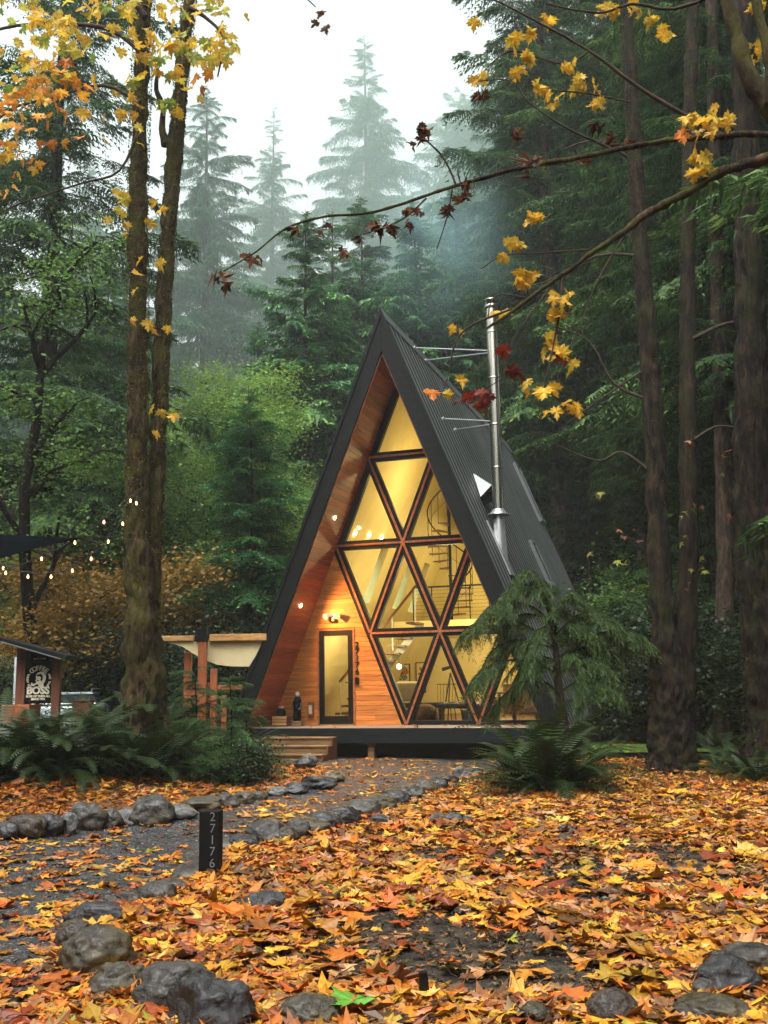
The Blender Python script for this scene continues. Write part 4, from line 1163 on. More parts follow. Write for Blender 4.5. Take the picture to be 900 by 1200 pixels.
def crown_from(templates, pos, az, pitch, scale, mb, tone=None, mb_w=None):
    n = len(pos); which = R_.integers(0, len(templates), n)
    for w_i, (V, F, T) in enumerate(templates):
        k = np.nonzero(which == w_i)[0]
        if not len(k): continue
        s = scale[k][:, None]
        x, y, z = V[None, :, 0]*s, V[None, :, 1]*s*R_.uniform(.85, 1.15, (len(k), 1)), V[None, :, 2]*s*R_.uniform(.7, 1.3, (len(k), 1))
        rl = R_.normal(0, .12, (len(k), 1)); y, z = y*np.cos(rl) - z*np.sin(rl), y*np.sin(rl) + z*np.cos(rl)
        c, sn = np.cos(pitch[k])[:, None], np.sin(pitch[k])[:, None]
        x, z = x*c - z*sn, x*sn + z*c
        c, sn = np.cos(az[k])[:, None], np.sin(az[k])[:, None]
        P = np.stack([x*c - y*sn, x*sn + y*c, z], -1) + pos[k][:, None]
        tn = (0 if tone is None else tone[k][:, None])
        tt = np.clip(T[None] + tn + R_.normal(0, .07, (len(k), 1)), 0, 1); wood = T < 0
        nv = len(V); nf = len(F)
        idx = (np.arange(len(k))*nv)[:, None, None]
        fw = wood[F[:, 0]]
        base = mb.n
        mb.add(P.reshape(-1, 3), (F[None][:, ~fw] + idx).reshape(-1, 3), 0, tt.reshape(-1))
        mb.F.append(((F[None][:, fw] + idx).reshape(-1, 3) + base).astype(np.int32)); mb.M.append(1)
        mb.V.append(np.zeros((0, 3), np.float32)); mb.T.append(np.zeros((0, 3), np.float32))

BT_FAR = [branch_template(13, 3, s, .55, .40, .095, .024, .35) for s in (1, 2, 3, 4)]
BT_DRAPE = [branch_template(15, 3, s, .75, .34, .10, .020, .9) for s in (5, 6, 7, 8)]
BT_NEAR = [branch_template(24, 6, s, .6, .38, .052, .0095, .4) for s in (9, 10, 11, 12)]
BT_BIG = [branch_template(24, 4, s, .75, .34, .055, .012, .8) for s in (31, 32, 33, 34)]
BT_HEM = [branch_template(22, 6, s, .75, .50, .060, .013, .25) for s in (13, 14, 15)]

def conifer_data(H, R, z0, n, temps, seed, fol, bark, r0=None, power=.85, low_len=1.0, gap=.05, up=.30, down=-.10, name='conifer'):
    """trunk and crown meshes of one conifer; H height, R radius, z0 first boughs"""
    global R_
    keep = R_; R_ = np.random.default_rng(seed)
    r0 = r0 or H*.011 + .05
    t = np.linspace(0, 1, 16); bend = R_.normal(0, .15, 2)
    tr = MB().tube(np.stack([bend[0]*np.sin(t*3), bend[1]*np.sin(t*2.4), t*H], -1), np.maximum(r0*(1-t)**.8*(1 + .5*np.exp(-t*40)), .012), 10, noise=.12, nf=2.5, seed=seed)
    z = z0 + (H - z0 - .1)*np.sort(R_.random(n))**.92
    f = (z - z0)/(H - z0)
    lobes = 1 + .22*np.sin(z*1.35 + seed) + .14*np.sin(z*3.1 + seed*2)
    L = (R*(1-f)**power + .25)*lobes*R_.uniform(.55, 1.15, n)
    L *= np.where(f < .1, low_len, 1)
    az = R_.uniform(0, 2*np.pi, n)
    pit = down + (up-down)*f**1.3 + R_.normal(0, .09, n)
    kk = R_.random(n) > gap*.5
    pos = np.stack([bend[0]*np.sin(z/H*3), bend[1]*np.sin(z/H*2.4), z], -1)
    mb = MB(); crown_from(temps, pos[kk], az[kk], pit[kk], L[kk], mb, tone=R_.uniform(-.1, .25, kk.sum()))
    # leader
    R_ = keep
    return tr.mesh('trunk', M[bark], True), mb.mesh('crown', [M[fol], M['twig']])

def plant_tree(data, name, label, cat, px, Y, rz, sc=1.0, group=None, base=None):
    b = base_at(px, Y) if base is None else base
    t = thing(name, label, cat, b, rz, group); t.scale = (sc, sc, sc) if np.isscalar(sc) else sc
    for me, nm in zip(data, ('trunk', 'crown')):
        o = bpy.data.objects.new(nm, me); COL.objects.link(o); o.parent = t
    return t

def topz(px, py, Y): return at(px, py, Y)[2]

print('height spire', topz(437, 38, 58))
def tall(px, py, Y, R, z0, n, temps, seed, fol, name, label, cat='conifer', bark='bark_fir', rz=0, group=None, **kw):
    H = topz(px, py, Y) - float(base_at(px, Y)[2])
    d = conifer_data(H, R, z0, n, temps, seed, fol, bark, **kw)
    return d, plant_tree(d, name, label, cat, px, Y, rz, 1.0, group)

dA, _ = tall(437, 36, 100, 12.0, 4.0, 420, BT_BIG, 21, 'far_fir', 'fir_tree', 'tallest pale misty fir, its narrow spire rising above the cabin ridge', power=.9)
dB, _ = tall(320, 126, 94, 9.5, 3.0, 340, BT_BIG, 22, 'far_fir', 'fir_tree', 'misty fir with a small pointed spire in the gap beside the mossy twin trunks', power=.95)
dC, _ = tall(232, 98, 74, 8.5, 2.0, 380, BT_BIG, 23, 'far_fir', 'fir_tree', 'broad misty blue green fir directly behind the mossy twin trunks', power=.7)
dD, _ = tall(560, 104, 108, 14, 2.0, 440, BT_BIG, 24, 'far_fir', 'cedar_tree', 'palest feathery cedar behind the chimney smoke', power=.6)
dE, _ = tall(40, -140, 33, 5.4, 5.0, 210, BT_NEAR, 25, 'fir', 'fir_tree', 'big dark fir with wide hanging boughs behind the shade sail', power=.55, bark='bark_dark')
dF, _ = tall(672, -260, 44, 4.7, 11.2, 400, BT_NEAR, 26, 'fir', 'fir_tree', 'tall fir with a pale bare lower trunk just behind the cabin roof', power=.5, up=.2)
dG, _ = tall(287, 452, 32, 3.1, .3, 360, BT_HEM, 27, 'hemlock', 'hemlock_tree', 'fresh green young hemlock with layered drooping boughs against the black fascia', 'hemlock', power=.78, r0=.12, up=.30, down=-.06, gap=.0)

fill = [  # data, px, Y, scale, rot, label
 (dA, 395, 58, .56, 1.0, 'dense fir whose top stands just above the cabin apex'), (dC, 492, 56, .58, 2.0, 'full dark fir between the cabin apex and the chimney top'), (dB, 535, 50, .50, .5, 'fir crown showing behind the chimney stay rods'),
 (dB, 368, 52, .42, 3.2, 'short fir between the alder and the cabin apex'), (dC, 135, 66, .72, 4.0, 'dark fir seen between the big shade sail fir and the mossy twin trunks'), (dA, 85, 84, .72, 2.6, 'slender misty fir beyond the bare limbed tree'),
 (dB, 278, 84, .62, 5.1, 'low misty fir between two taller spires'), (dD, 645, 72, .95, 1.1, 'broad misty cedar beyond the tall fir behind the roof'),
]
for d, px, Y, sc, rz, lab in fill:
    plant_tree(d, 'fir_tree', lab, 'conifer', px, Y, rz, sc)
gnd = 'dark firs filling the forest behind the cabin'
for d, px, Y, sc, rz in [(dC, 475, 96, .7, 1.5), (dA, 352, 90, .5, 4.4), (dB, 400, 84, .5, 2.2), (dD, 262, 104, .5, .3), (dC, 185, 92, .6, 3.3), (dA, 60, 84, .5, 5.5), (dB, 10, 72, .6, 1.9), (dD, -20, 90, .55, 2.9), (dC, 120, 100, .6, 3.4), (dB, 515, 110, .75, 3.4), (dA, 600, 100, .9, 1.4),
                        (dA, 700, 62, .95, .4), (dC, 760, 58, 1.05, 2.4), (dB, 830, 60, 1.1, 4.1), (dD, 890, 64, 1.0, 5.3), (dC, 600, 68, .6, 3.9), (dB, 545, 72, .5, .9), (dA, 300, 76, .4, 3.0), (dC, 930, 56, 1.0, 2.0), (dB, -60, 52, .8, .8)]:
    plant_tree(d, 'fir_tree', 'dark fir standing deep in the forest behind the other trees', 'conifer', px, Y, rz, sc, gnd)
# right hand firs and cedars, near
for px, Y, sc, rz, lab in [(765, 37, .85, 1.3, 'dark fir behind the forked trunks on the clearing edge'), (850, 31, .75, 3.1, 'dark fir filling the gap between the forked tree and the thick leaning trunk'),
                           (915, 25, .7, 5.0, 'dark fir at the edge of the picture behind the thick leaning trunk'), (805, 42, .95, 2.2, 'tall fir half hidden behind the forked trunks'), (655, 54, .84, .6, 'fir with feathery boughs hanging behind the chimney')]:
    plant_tree(dF, 'fir_tree', lab, 'conifer', px, Y, rz, sc)
dH, _ = tall(775, 470, 31, 2.6, .2, 190, BT_HEM, 28, 'fir', 'hemlock_tree', 'dark young hemlock under the firs behind the forked trunks', 'hemlock', power=.6, r0=.1, up=.3, down=-.1)
for px, Y, sc, rz, lab in [(700, 41, 1.2, 1.0, 'dark young hemlock rising beyond the skylights of the roof'), (838, 27, .9, 4.0, 'small dark hemlock between the forked tree and the thick leaning trunk'), (890, 32, 1.2, 2.0, 'dark hemlock behind the thick leaning trunk')]:
    plant_tree(dH, 'hemlock_tree', lab, 'hemlock', px, Y, rz, sc)
for px, Y, sc, rz, lab in [(212, 40, .9, 2.2, 'green hemlock standing behind the layered young hemlock'), (345, 40, .9, 4.4, 'green hemlock peeping between the young hemlock and the roof edge'), (165, 46, 1.3, 1.0, 'hemlock hidden behind the mossy twin trunks'), (80, 44, 1.15, .4, 'hemlock behind the shade sail')]:
    plant_tree(dG, 'hemlock_tree', lab, 'hemlock', px, Y, rz, sc)

for px, Y, sc, rz, lab in [(705, 46, 1.35, 3.0, 'dark hemlock at the dim end of the cabin roof'), (640, 50, 1.6, 5.0, 'hemlock far behind the pale bare trunk')]:
    plant_tree(dH, 'hemlock_tree', lab, 'hemlock', px, Y, rz, sc)
dK = conifer_data(28, 6.5, 1.5, 520, BT_DRAPE + BT_FAR, 29, 'hemlock', 'bark_fir', power=.75)
for px, Y, sc, rz, lab in [(360, 50, .93, .3, 'green drooping hemlock filling the space beyond the cabin apex'), (430, 56, 1.06, 2.3, 'green hemlock directly behind the cabin apex'), (497, 51, .97, 4.0, 'green hemlock between the cabin apex and the chimney'),
                           (550, 54, 1.05, 5.1, 'green hemlock behind the top of the chimney'), (300, 56, .78, 1.5, 'green hemlock rising over the pale alders'), (112, 52, .85, 3.5, 'tall green hemlock behind the bare limbed tree')]:
    plant_tree(dK, 'hemlock_tree', lab, 'hemlock', px, Y, rz, sc)
# more forest behind and beside the viewpoint, added to hold back skylight
for x_, y_, d_, sc, rz in [(-16, 2, dK, 1, .1), (-13, -10, dE, .9, .5), (-3, -15, dK, 1.0, 1.2), (7, -14, dE, .9, 2.0), (15, -8, dK, 1.0, 3.1), (17, 3, dE, 1.0, 4.0), (16, 13, dK, .9, 5.0), (-19, 12, dK, .9, 5.5), (-9, -24, dK, 1.1, 2.6), (3, -25, dE, 1.1, 3.6), (20, -22, dK, 1.2, 4.6), (-22, -20, dE, 1.2, 1.6), (-24, 22, dE, 1.0, .6), (24, 24, dK, 1.0, 1.8), (10.8, 15.5, dE, .9, 2.9), (12.5, 21, dE, .95, .4)]:
    plant_tree(d_, 'fir_tree', 'dark conifer added to hold back skylight round the clearing outside the picture', 'conifer', 0, 0, rz, sc, 'conifers added round the clearing outside the picture', base=np.array([x_, y_, float(gz(x_, y_)) - .1]))
# ---- broadleaf trees and shrubs
def cards(mb, pos, size, tone, m=0, up=.3, el=1.5):
    """small pointed leaf blades at the given points"""
    n = len(pos); a = R_.uniform(0, 2*np.pi, n)
    d = np.stack([np.cos(a), np.sin(a), R_.normal(-.25, .35, n)], -1); d /= np.linalg.norm(d, axis=1)[:, None]
    nr = np.stack([R_.normal(0, 1, n), R_.normal(0, 1, n), np.abs(R_.normal(0, 1, n)) + up*2], -1)
    s = np.cross(d, nr); s /= np.linalg.norm(s, axis=1)[:, None] + 1e-9
    sz = np.asarray(size)[:, None]
    b = pos - d*sz*.5
    V = np.stack([b, pos + s*sz*.5/el, b + d*sz, pos - s*sz*.5/el], 1)
    V[:, 1] += (nr*.0) 
    mb.add(V.reshape(-1, 3), np.arange(n*4).reshape(n, 4), m, np.repeat(np.clip(tone, 0, 1), 4))

def skeleton(H, spread, seed, n_limb=9, start=.3, stems=1, depth=3, r0=.12, up=.6, droop=0.0):
    rg = np.random.default_rng(seed); segs = []; tips = []
    def grow(p, d, L, r, lev):
        k = 7; P = [p]; q = p.copy(); dd = d.copy()
        for i in range(k):
            dd = dd + rg.normal(0, .11, 3) + np.array([0, 0, (.05 if lev == 0 else .02) - droop*.06*lev]); dd /= np.linalg.norm(dd)
            q = q + dd*L/k; P.append(q.copy())
        P = np.array(P); segs.append((P, np.linspace(r, r*.35, k+1), lev))
        if lev >= depth:
            tips.extend([P[-1], P[-3], P[4]]); return
        m = n_limb if lev == 0 else 4
        for j in range(m):
            t = start + (1-start)*(j + rg.random())/m if lev == 0 else rg.uniform(.25, 1)
            i = min(int(t*k), k-1); f = t*k - i; o = P[i]*(1-f) + P[i+1]*f
            az = rg.uniform(0, 6.28); el = rg.uniform(.15, .75)*up/.6
            nd_ = np.array([math.cos(az)*math.cos(el), math.sin(az)*math.cos(el), math.sin(el)])
            nd_ = nd_ + dd*(.3 if lev else .1); nd_ /= np.linalg.norm(nd_)
            Ln = spread*(1.1-.55*t)*rg.uniform(.6, 1.1) if lev == 0 else L*rg.uniform(.35, .6)
            grow(o, nd_, Ln, r*(.42 if lev == 0 else .5), lev+1)
        if lev: tips.append(P[-1])
        else: tips.append(P[-1])
    for s in range(stems):
        a = rg.uniform(0, 6.28); lean = 0 if stems == 1 else rg.uniform(.15, .5)
        d = np.array([math.cos(a)*lean, math.sin(a)*lean, 1.0]); d /= np.linalg.norm(d)
        grow(np.array([math.cos(a)*.1*(stems > 1), math.sin(a)*.1*(stems > 1), 0.]), d, H*rg.uniform(.8, 1), r0, 0)
    return segs, np.array(tips)

def leafy_data(H, spread, seed, fol, bark, n_leaf, lsize, clump=.45, depth=2, stems=1, start=.3, r0=.12, n_limb=9, tonebias=0.0, flat=.6, up=.6, droop=0.0):
    global R_
    keep = R_; R_ = np.random.default_rng(seed)
    segs, tips = skeleton(H, spread, seed, n_limb, start, stems, depth, r0, up, droop)
    tr = MB()
    for P, r, lev in segs:
        tr.tube(P, np.maximum(r, .004), 8 if lev == 0 else 5, noise=.12 if lev == 0 else 0, nf=4, cap=lev == 0)
    k = R_.integers(0, len(tips), n_leaf)
    ctone = R_.uniform(0, .6, len(tips)) + tonebias
    csize = R_.uniform(.5, 1.25, len(tips))*clump
    pos = tips[k] + R_.normal(0, 1, (n_leaf, 3))*csize[k][:, None]*np.array([1, 1, flat])
    pos[:, 2] = np.maximum(pos[:, 2], .05)
    mb = MB(); cards(mb, pos, R_.uniform(.6, 1.3, n_leaf)*lsize, ctone[k] + R_.uniform(-.12, .3, n_leaf))
    R_ = keep
    return tr.mesh('trunk', M[bark], True), mb.mesh('crown', M[fol])

ald = leafy_data(12.5, 3.4, 41, 'alder', 'bark_fir', 26000, .12, .62, 2, 1, .2, .11, 16)
ald2 = leafy_data(10.5, 3.2, 42, 'green_leaf', 'bark_dark', 26000, .12, .62, 2, 2, .15, .10, 13)
for d, px, Y, sc, rz, lab in [(ald, 262, 37, 1.02, .4, 'pale green alder with a light airy crown beyond the young hemlock'), (ald, 322, 42, 1.1, 2.3, 'pale green alder close to the cabin apex'), (ald2, 212, 36, .95, 1.2, 'green leafy tree just past the mossy twin trunks'),
        (ald, 95, 40, .95, 4.1, 'airy light green tree behind the bare limbed tree'), (ald2, 125, 34, .85, 3.3, 'green leafy tree framed by the bare arching limbs'), (ald2, 20, 34, .9, 5.2, 'green leafy tree behind the shade sail at the picture edge'), (ald, 165, 48, 1.15, 5.0, 'light green tree showing between the two mossy trunks')]:
    plant_tree(d, 'alder_tree' if d is ald else 'leafy_tree', lab, 'tree', px, Y, rz, sc)
# bare limbed tree on the left
tb = leafy_data(12.5, 3.6, 47, 'green_leaf', 'bark_dark', 5000, .11, .5, 2, 1, .28, .21, 12, up=.75, droop=1.2)
plant_tree(tb, 'leafy_tree', 'dark trunked tree with long bare arching limbs left of the mossy twin trunks'.replace('left of', 'beside'), 'tree', 50, 27, .8, 1.0)
# amber and green vine maples
va = leafy_data(3.9, 2.3, 51, 'amber_leaf', 'bark_dark', 9500, .11, .34, 2, 5, .25, .035, 6)
vg = leafy_data(3.3, 2.0, 52, 'green_leaf', 'bark_dark', 11000, .10, .36, 2, 5, .2, .035, 6)
vd = leafy_data(2.7, 2.0, 53, 'dark_leaf', 'bark_dark', 10000, .10, .36, 2, 6, .1, .03, 6)
for d, px, Y, sc, rz, lab in [(va, 30, 26, 1.15, .2, 'amber vine maple behind the black shade sail'), (va, 105, 29, 1.25, 2.0, 'golden brown vine maple under the string lights'), (va, 205, 31, 1.25, 4.0, 'amber vine maple between the mossy trunks and the timber pergola'),
        (vg, 60, 31.5, 1.0, 1.1, 'low green shrub behind the black sign'), (vd, 135, 27, .95, 3.0, 'dark green shrub just left of the mossy trunks'.replace('left of', 'before'), ), (vd, -12, 22, .7, 5.2, 'dark green shrub at the picture edge beside the sign'),
        (vg, 150, 33, 1.2, 5.7, 'green shrub showing under the amber one by the mossy trunks'), (vd, 215, 27, .9, .9, 'dark shrub behind the timber pergola posts'), (vd, 260, 31, 1.2, 2.9, 'dark shrub behind the cream canvas panels')]:
    plant_tree(d, 'vine_maple' if d is va else 'shrub', lab, 'shrub', px, Y, rz, sc)
for d, px, Y, sc, rz, lab in [(vd, 745, 27.5, 1.1, .2, 'dark shrub at the end of the roof behind the forked tree'), (vd, 835, 25, 1.15, 2.0, 'dark shrub between the forked tree and the thick leaning trunk'), (vd, 700, 31, 1.25, 3.9, 'dark shrub beyond the far corner of the cabin'),
        (va, 862, 27, .85, 1.1, 'shrub with a few golden leaves behind the thick leaning trunk'), (vg, 770, 31, 1.3, 5.1, 'green shrub seen past the forked tree'), (vd, 900, 23, 1.0, 3.3, 'dark shrub at the foot of the thick leaning trunk'), (vd, 790, 26, .9, 4.3, 'dark low shrub right behind the forked tree'.replace('right behind', 'close behind')), (vg, 820, 33, 1.5, .3, 'taller green shrub far behind the forked tree')]:
    plant_tree(d, 'vine_maple' if d is va else 'shrub', lab, 'shrub', px, Y, rz, sc)
# distant understory closing the forest
und = leafy_data(7.0, 3.5, 55, 'dark_leaf', 'bark_dark', 16000, .16, .8, 2, 4, .1, .06, 7)
gu = 'understory trees in the deep forest'
for px, Y, sc, rz in [(10, 50, 1.1, 1), (90, 54, 1, 2), (170, 52, 1.1, 3), (245, 50, .9, 4), (320, 54, 1, 5), (400, 60, 1, 0), (560, 60, 1, 1.5), (640, 50, 1.2, 2.5), (700, 46, 1.2, 3.5), (760, 44, 1.2, 4.5), (820, 46, 1.3, 5.5), (885, 42, 1.2, .5), (930, 38, 1.1, 1.2), (-40, 42, 1.2, 2.2), (130, 62, 1.5, 3.2), (40, 64, 1.6, 4.2), (210, 64, 1.4, .2), (740, 60, 1.8, 1.9), (850, 58, 1.9, 3.9), (670, 64, 1.7, 5.9)]:
    plant_tree(und, 'understory_tree', 'dark leafy understory tree in the deep forest behind everything else', 'tree', px, Y, rz, sc, gu)

# ---- mossy twin maple on the left
def limb(pts, Y, mb, wpx, n=20, noise=.16, nf=3.5, seed=0, sub=4, sides=18, wob=.012, ridge=0.0):
    """tube through photo points (px, py[, Y]) with widths in photo pixels"""
    P = np.array([at(p[0], p[1], p[2] if len(p) > 2 else Y) for p in pts]); r = np.array(wpx)*.5*np.array([p[2] if len(p) > 2 else Y for p in pts])/F_PX
    t = np.arange(len(P)); tt = np.linspace(0, len(P)-1, (len(P)-1)*sub+1)
    Q = []
    for a in tt:       # Catmull-Rom
        i = min(int(a), len(P)-2); f = a - i
        p0, p1, p2, p3 = P[max(i-1, 0)], P[i], P[i+1], P[min(i+2, len(P)-1)]
        Q.append(.5*((2*p1) + (-p0+p2)*f + (2*p0-5*p1+4*p2-p3)*f*f + (-p0+3*p1-3*p2+p3)*f**3))
    Q = np.array(Q); Q += R_.normal(0, wob, Q.shape)*(r.mean()*3)
    mb.tube(Q, np.interp(tt, t, r), sides, noise=noise, nf=nf, seed=seed, ridge=ridge)
    return Q

def moss_fuzz(mb, Q, r, n, size=.03, seed=3):
    """short tufts standing off a trunk"""
    i = R_.integers(0, len(Q), n); d = R_.normal(0, 1, (n, 3)); d[:, 2] *= .2; d /= np.linalg.norm(d, axis=1)[:, None]
    pos = Q[i] + d*(r*1.0) + R_.normal(0, .03, (n, 3))*np.array([0, 0, 3])
    cards(mb, pos, R_.uniform(.5, 1.4, n)*size, R_.uniform(.0, .8, n), el=2.2)

M['moss_tuft'] = mat_leaf('moss_tuft', (.05, .045, .008), (.13, .125, .02), .2, .8, C=(.22, .21, .035))
tm = thing('maple_tree', 'twin trunked mossy maple with yellow leaves beside the fern bank', 'tree', base_at(168, 18, 0))
o0 = np.array(tm.location)
class Off(MB):
    def __init__(self, o): super().__init__(); self.o = np.array(o, float)
    def tube(self, P, r, *a, **k): return super().tube(np.asarray(P, float) - self.o, r, *a, **k)
mb = Off(o0)
QA = limb([(170, 935), (168, 900), (166, 850), (165, 780), (163, 700), (160, 620), (160, 540), (162, 450), (162, 350), (161, 250), (164, 150), (167, 60), (172, -60), (176, -220)], 18, mb, [62, 50, 40, 33, 30, 25, 23, 22, 21, 20, 18, 17, 16, 14], seed=2, sub=16, sides=64, noise=.26, nf=3.4, wob=.004, ridge=.26)
mb.obj('trunk', M['bark_moss'], tm, smooth=True)
mb = Off(o0)
QB = limb([(186, 925), (184, 860), (180, 790), (178, 700), (182, 600), (186, 500), (190, 400), (195, 300), (203, 200), (212, 100), (222, 0), (232, -120)], 18.35, mb, [36, 28, 22, 18, 18, 18, 18, 18, 18, 16, 14, 12], seed=5, sub=16, sides=56, noise=.26, nf=3.6, wob=.004, ridge=.26)
limb([(194, 170), (190, 150), (191, 125), (183, 105), (185, 80)], 18.35, mb, [12, 9, 7, 6, 4], seed=9, sides=12)
mb.obj('trunk', M['bark_moss'], tm, smooth=True)
mb = MB()
for Q, r in ((QA, .2), (QB, .15)): moss_fuzz(mb, Q - o0, r, 16000, .045)
mb.obj('moss', M['moss_tuft'], tm)

def leaf_clusters(mb_leaf, mb_twig, clusters, branches, origin, lsize, palette, per=4, spread=.16, hangm=1.0, full=True, curl=.35):
    """hang leaf bunches at points; each is joined by a thin twig to the closest branch point"""
    B = np.concatenate(branches)
    for c in clusters:
        P = np.array(c[0]); pal = palette[c[1]] if isinstance(palette, dict) else palette
        n = c[2] if len(c) > 2 else per
        d = np.linalg.norm(B - P, axis=1) + np.where(B[:, 2] < P[2] - .1, .12, 0)
        Q = B[np.argmin(d)]
        mid = (P+Q)/2 + R_.normal(0, .04, 3)*np.linalg.norm(P-Q)
        t = np.linspace(0, 1, 7)[:, None]
        C = (1-t)**2*Q + 2*t*(1-t)*mid + t**2*P
        C[1:-1] += R_.normal(0, .004, (5, 3))
        mb_twig.tube(C - origin, np.linspace(.0075, .004, 7), 5)
        pos = P + R_.normal(0, spread, (n, 3))*np.array([1, .8, .8]) - np.array([0, 0, lsize*.25])
        for p in pos:
            mb_twig.tube(np.array([P, (P+p)/2 + [0, 0, .02], p + [0, 0, lsize*.3]]) - origin, [.003, .0025, .002], 4)
        col = pal[R_.integers(0, len(pal), n)]*R_.uniform(.8, 1.15, (n, 1))
        leaves(mb_leaf, pos - origin, R_.uniform(.7, 1.15, n)*lsize, 0, R_.uniform(0, 6.28, n), col, full, curl, hang=R_.normal(1.05*hangm, .4, n), roll=R_.normal(0, .3, n))

YEL = np.array([[.78, .50, .045], [.80, .56, .07], [.72, .44, .05], [.62, .46, .06]])
YGR = np.array([[.62, .52, .06], [.40, .44, .07], [.25, .36, .06], [.74, .52, .06]])
ORG = np.array([[.72, .30, .03], [.76, .40, .04], [.60, .20, .025], [.75, .48, .05]])
BRN = np.array([[.10, .04, .018], [.17, .07, .03], [.06, .025, .013], [.22, .11, .06]])
RED = np.array([[.16, .018, .012], [.10, .014, .012], [.22, .03, .015]])
PALS = {'y': YEL, 'g': YGR, 'o': ORG, 'b': BRN, 'r': RED}
# boughs of the twin maple crossing the top of the picture
mbt = Off(o0); BR = [QA, QB]
for pts, wd in [([(165, 60), (130, 35), (80, 28), (20, 30), (-40, 45)], [9, 6, 5, 4, 3]), ([(164, 120), (120, 100), (60, 115), (10, 130), (-40, 180)], [6, 4, 3.5, 3, 2]), ([(222, 10), (240, 20), (262, 45), (255, 90)], [7, 5, 3.5, 2]),
                ([(170, 20), (140, -10), (60, -25), (-20, -20)], [10, 7, 5, 4]), ([(163, 150), (140, 200), (95, 215), (20, 240), (-20, 262)], [4, 3, 2.5, 2, 1.5]), ([(224, -10), (250, -30), (320, -30), (370, 8)], [6, 4, 3, 1.5])]:
    BR.append(limb(pts, 17.6, mbt, wd, sides=8, noise=.1, sub=4, wob=.02))
mbl = MB(); cl_ = []
rg = np.random.default_rng(5)
for _ in range(50):
    px = rg.uniform(-25, 265); py = rg.uniform(-30, 62) if px > 120 else rg.uniform(-30, 90)
    if 110 < px < 150 and rg.random() < .4: continue
    cl_.append((at(px, py, rg.uniform(15.5, 18.8)), 'y' if rg.random() < .5 else 'g', rg.integers(4, 9)))
for _ in range(15):
    px = rg.uniform(-20, 95); py = 75 + rg.uniform(0, 85) + (35 if px < 25 else 0); cl_.append((at(px, py, rg.uniform(15.5, 17.5)), 'o', rg.integers(4, 8)))
for px, py, c in [(5, 190, 'o'), (8, 205, 'y'), (3, 175, 'o'), (145, 85, 'y'), (140, 125, 'y'), (192, 130, 'g'), (205, 105, 'y'), (235, 90, 'o'), (262, 62, 'y'), (240, 70, 'y'), (180, 240, 'y'), (182, 315, 'y'), (145, 245, 'y'), (172, 160, 'g'), (190, 110, 'g'), (176, 78, 'y'), (260, 75, 'o'), (145, 225, 'g'), (188, 490, 'y'), (183, 372, 'o'), (150, 130, 'y'), (200, 60, 'g'), (185, 45, 'y'), (195, 85, 'g'), (225, 50, 'y'), (155, 60, 'y'), (373, 12, 'b')]:
    cl_.append((at(px, py, 17.6), c, 4 if c != 'b' else 2))
leaf_clusters(mbl, mbt, cl_, BR, o0, .23, PALS, spread=.24)
mbt.obj('bough', M['twig'], tm, smooth=True)
mbl.obj('crown', M['maple'], tm)

# ---- forked tree and leaning trunk on the right
tf = thing('maple_tree', 'forked dark mossy trunk at the edge of the clearing by the low mossy slab', 'tree', base_at(787, 19, 0)); o1 = np.array(tf.location)
mb = Off(o1)
QC = limb([(786, 925), (787, 895), (786, 850), (785, 800), (778, 740), (773, 660), (770, 580), (765, 480), (758, 380), (750, 280), (744, 180), (738, 80), (732, -40), (728, -200)], 19, mb, [66, 50, 42, 40, 27, 23, 22, 22, 20, 18, 17, 16, 15, 12], seed=12, sub=16, sides=60, noise=.16, nf=3, wob=.004, ridge=.28)
mb.obj('trunk', M['bark_dark'], tf, smooth=True)
mb = Off(o1)
QD = limb([(794, 905), (797, 840), (801, 770), (806, 700), (807, 600), (806, 480), (806, 360), (807, 240), (809, 120), (812, 0), (815, -160)], 19.1, mb, [40, 32, 25, 22, 19, 18, 17, 16, 15, 14, 11], seed=14, sub=16, sides=52, noise=.16, nf=3, wob=.004, ridge=.28)
mb.obj('trunk', M['bark_dark'], tf, smooth=True)
mb = MB(); moss_fuzz(mb, QC - o1, .17, 9000, .035); moss_fuzz(mb, QD - o1, .14, 7000, .035); mb.obj('moss', M['moss_tuft'], tf)
mbt = Off(o1)
for pts, wd in [([(765, 470), (720, 450), (690, 400), (640, 380)], [5, 3, 2, 1]), ([(770, 560), (730, 530), (700, 540), (650, 520)], [4, 3, 2, 1]), ([(806, 400), (850, 380), (900, 372), (960, 360)], [6, 5, 4, 3]), ([(752, 300), (700, 300), (640, 330), (600, 340)], [5, 3, 2, 1]),
                ([(806, 520), (840, 500), (880, 505)], [4, 3, 2]), ([(745, 190), (700, 165), (660, 175)], [4, 3, 1.5]), ([(760, 430), (700, 470), (660, 500)], [3, 2, 1])]:
    mbo = Off(o1); QB_ = limb(pts, 19, mbo, wd, sides=7, noise=.1, sub=4, wob=.03); mbo.obj('bough', M['twig'], tf, smooth=True)
mbl = MB(); cl_ = [(at(px, py, 18.6), c, 2) for px, py, c in [(735, 625, 'o'), (748, 622, 'o'), (795, 640, 'g'), (812, 660, 'g'), (825, 668, 'y'), (806, 678, 'o'), (800, 595, 'g'), (790, 600, 'g'), (768, 765, 'y'), (822, 590, 'o'), (846, 530, 'o'), (700, 570, 'g'), (720, 655, 'g'), (700, 640, 'g'), (745, 690, 'g'), (805, 520, 'o'), (740, 660, 'g'), (850, 555, 'g'), (862, 600, 'o')]]
leaf_clusters(mbl, mbt, cl_, [QC, QD], o1, .15, {'y': YGR*.6, 'g': YGR*np.array([.35, .5, .5]), 'o': BRN*1.8}, per=3, spread=.12, full=False)
mbt.obj('twigs', M['twig'], tf, smooth=True); mbl.obj('leaves', M['maple'], tf)

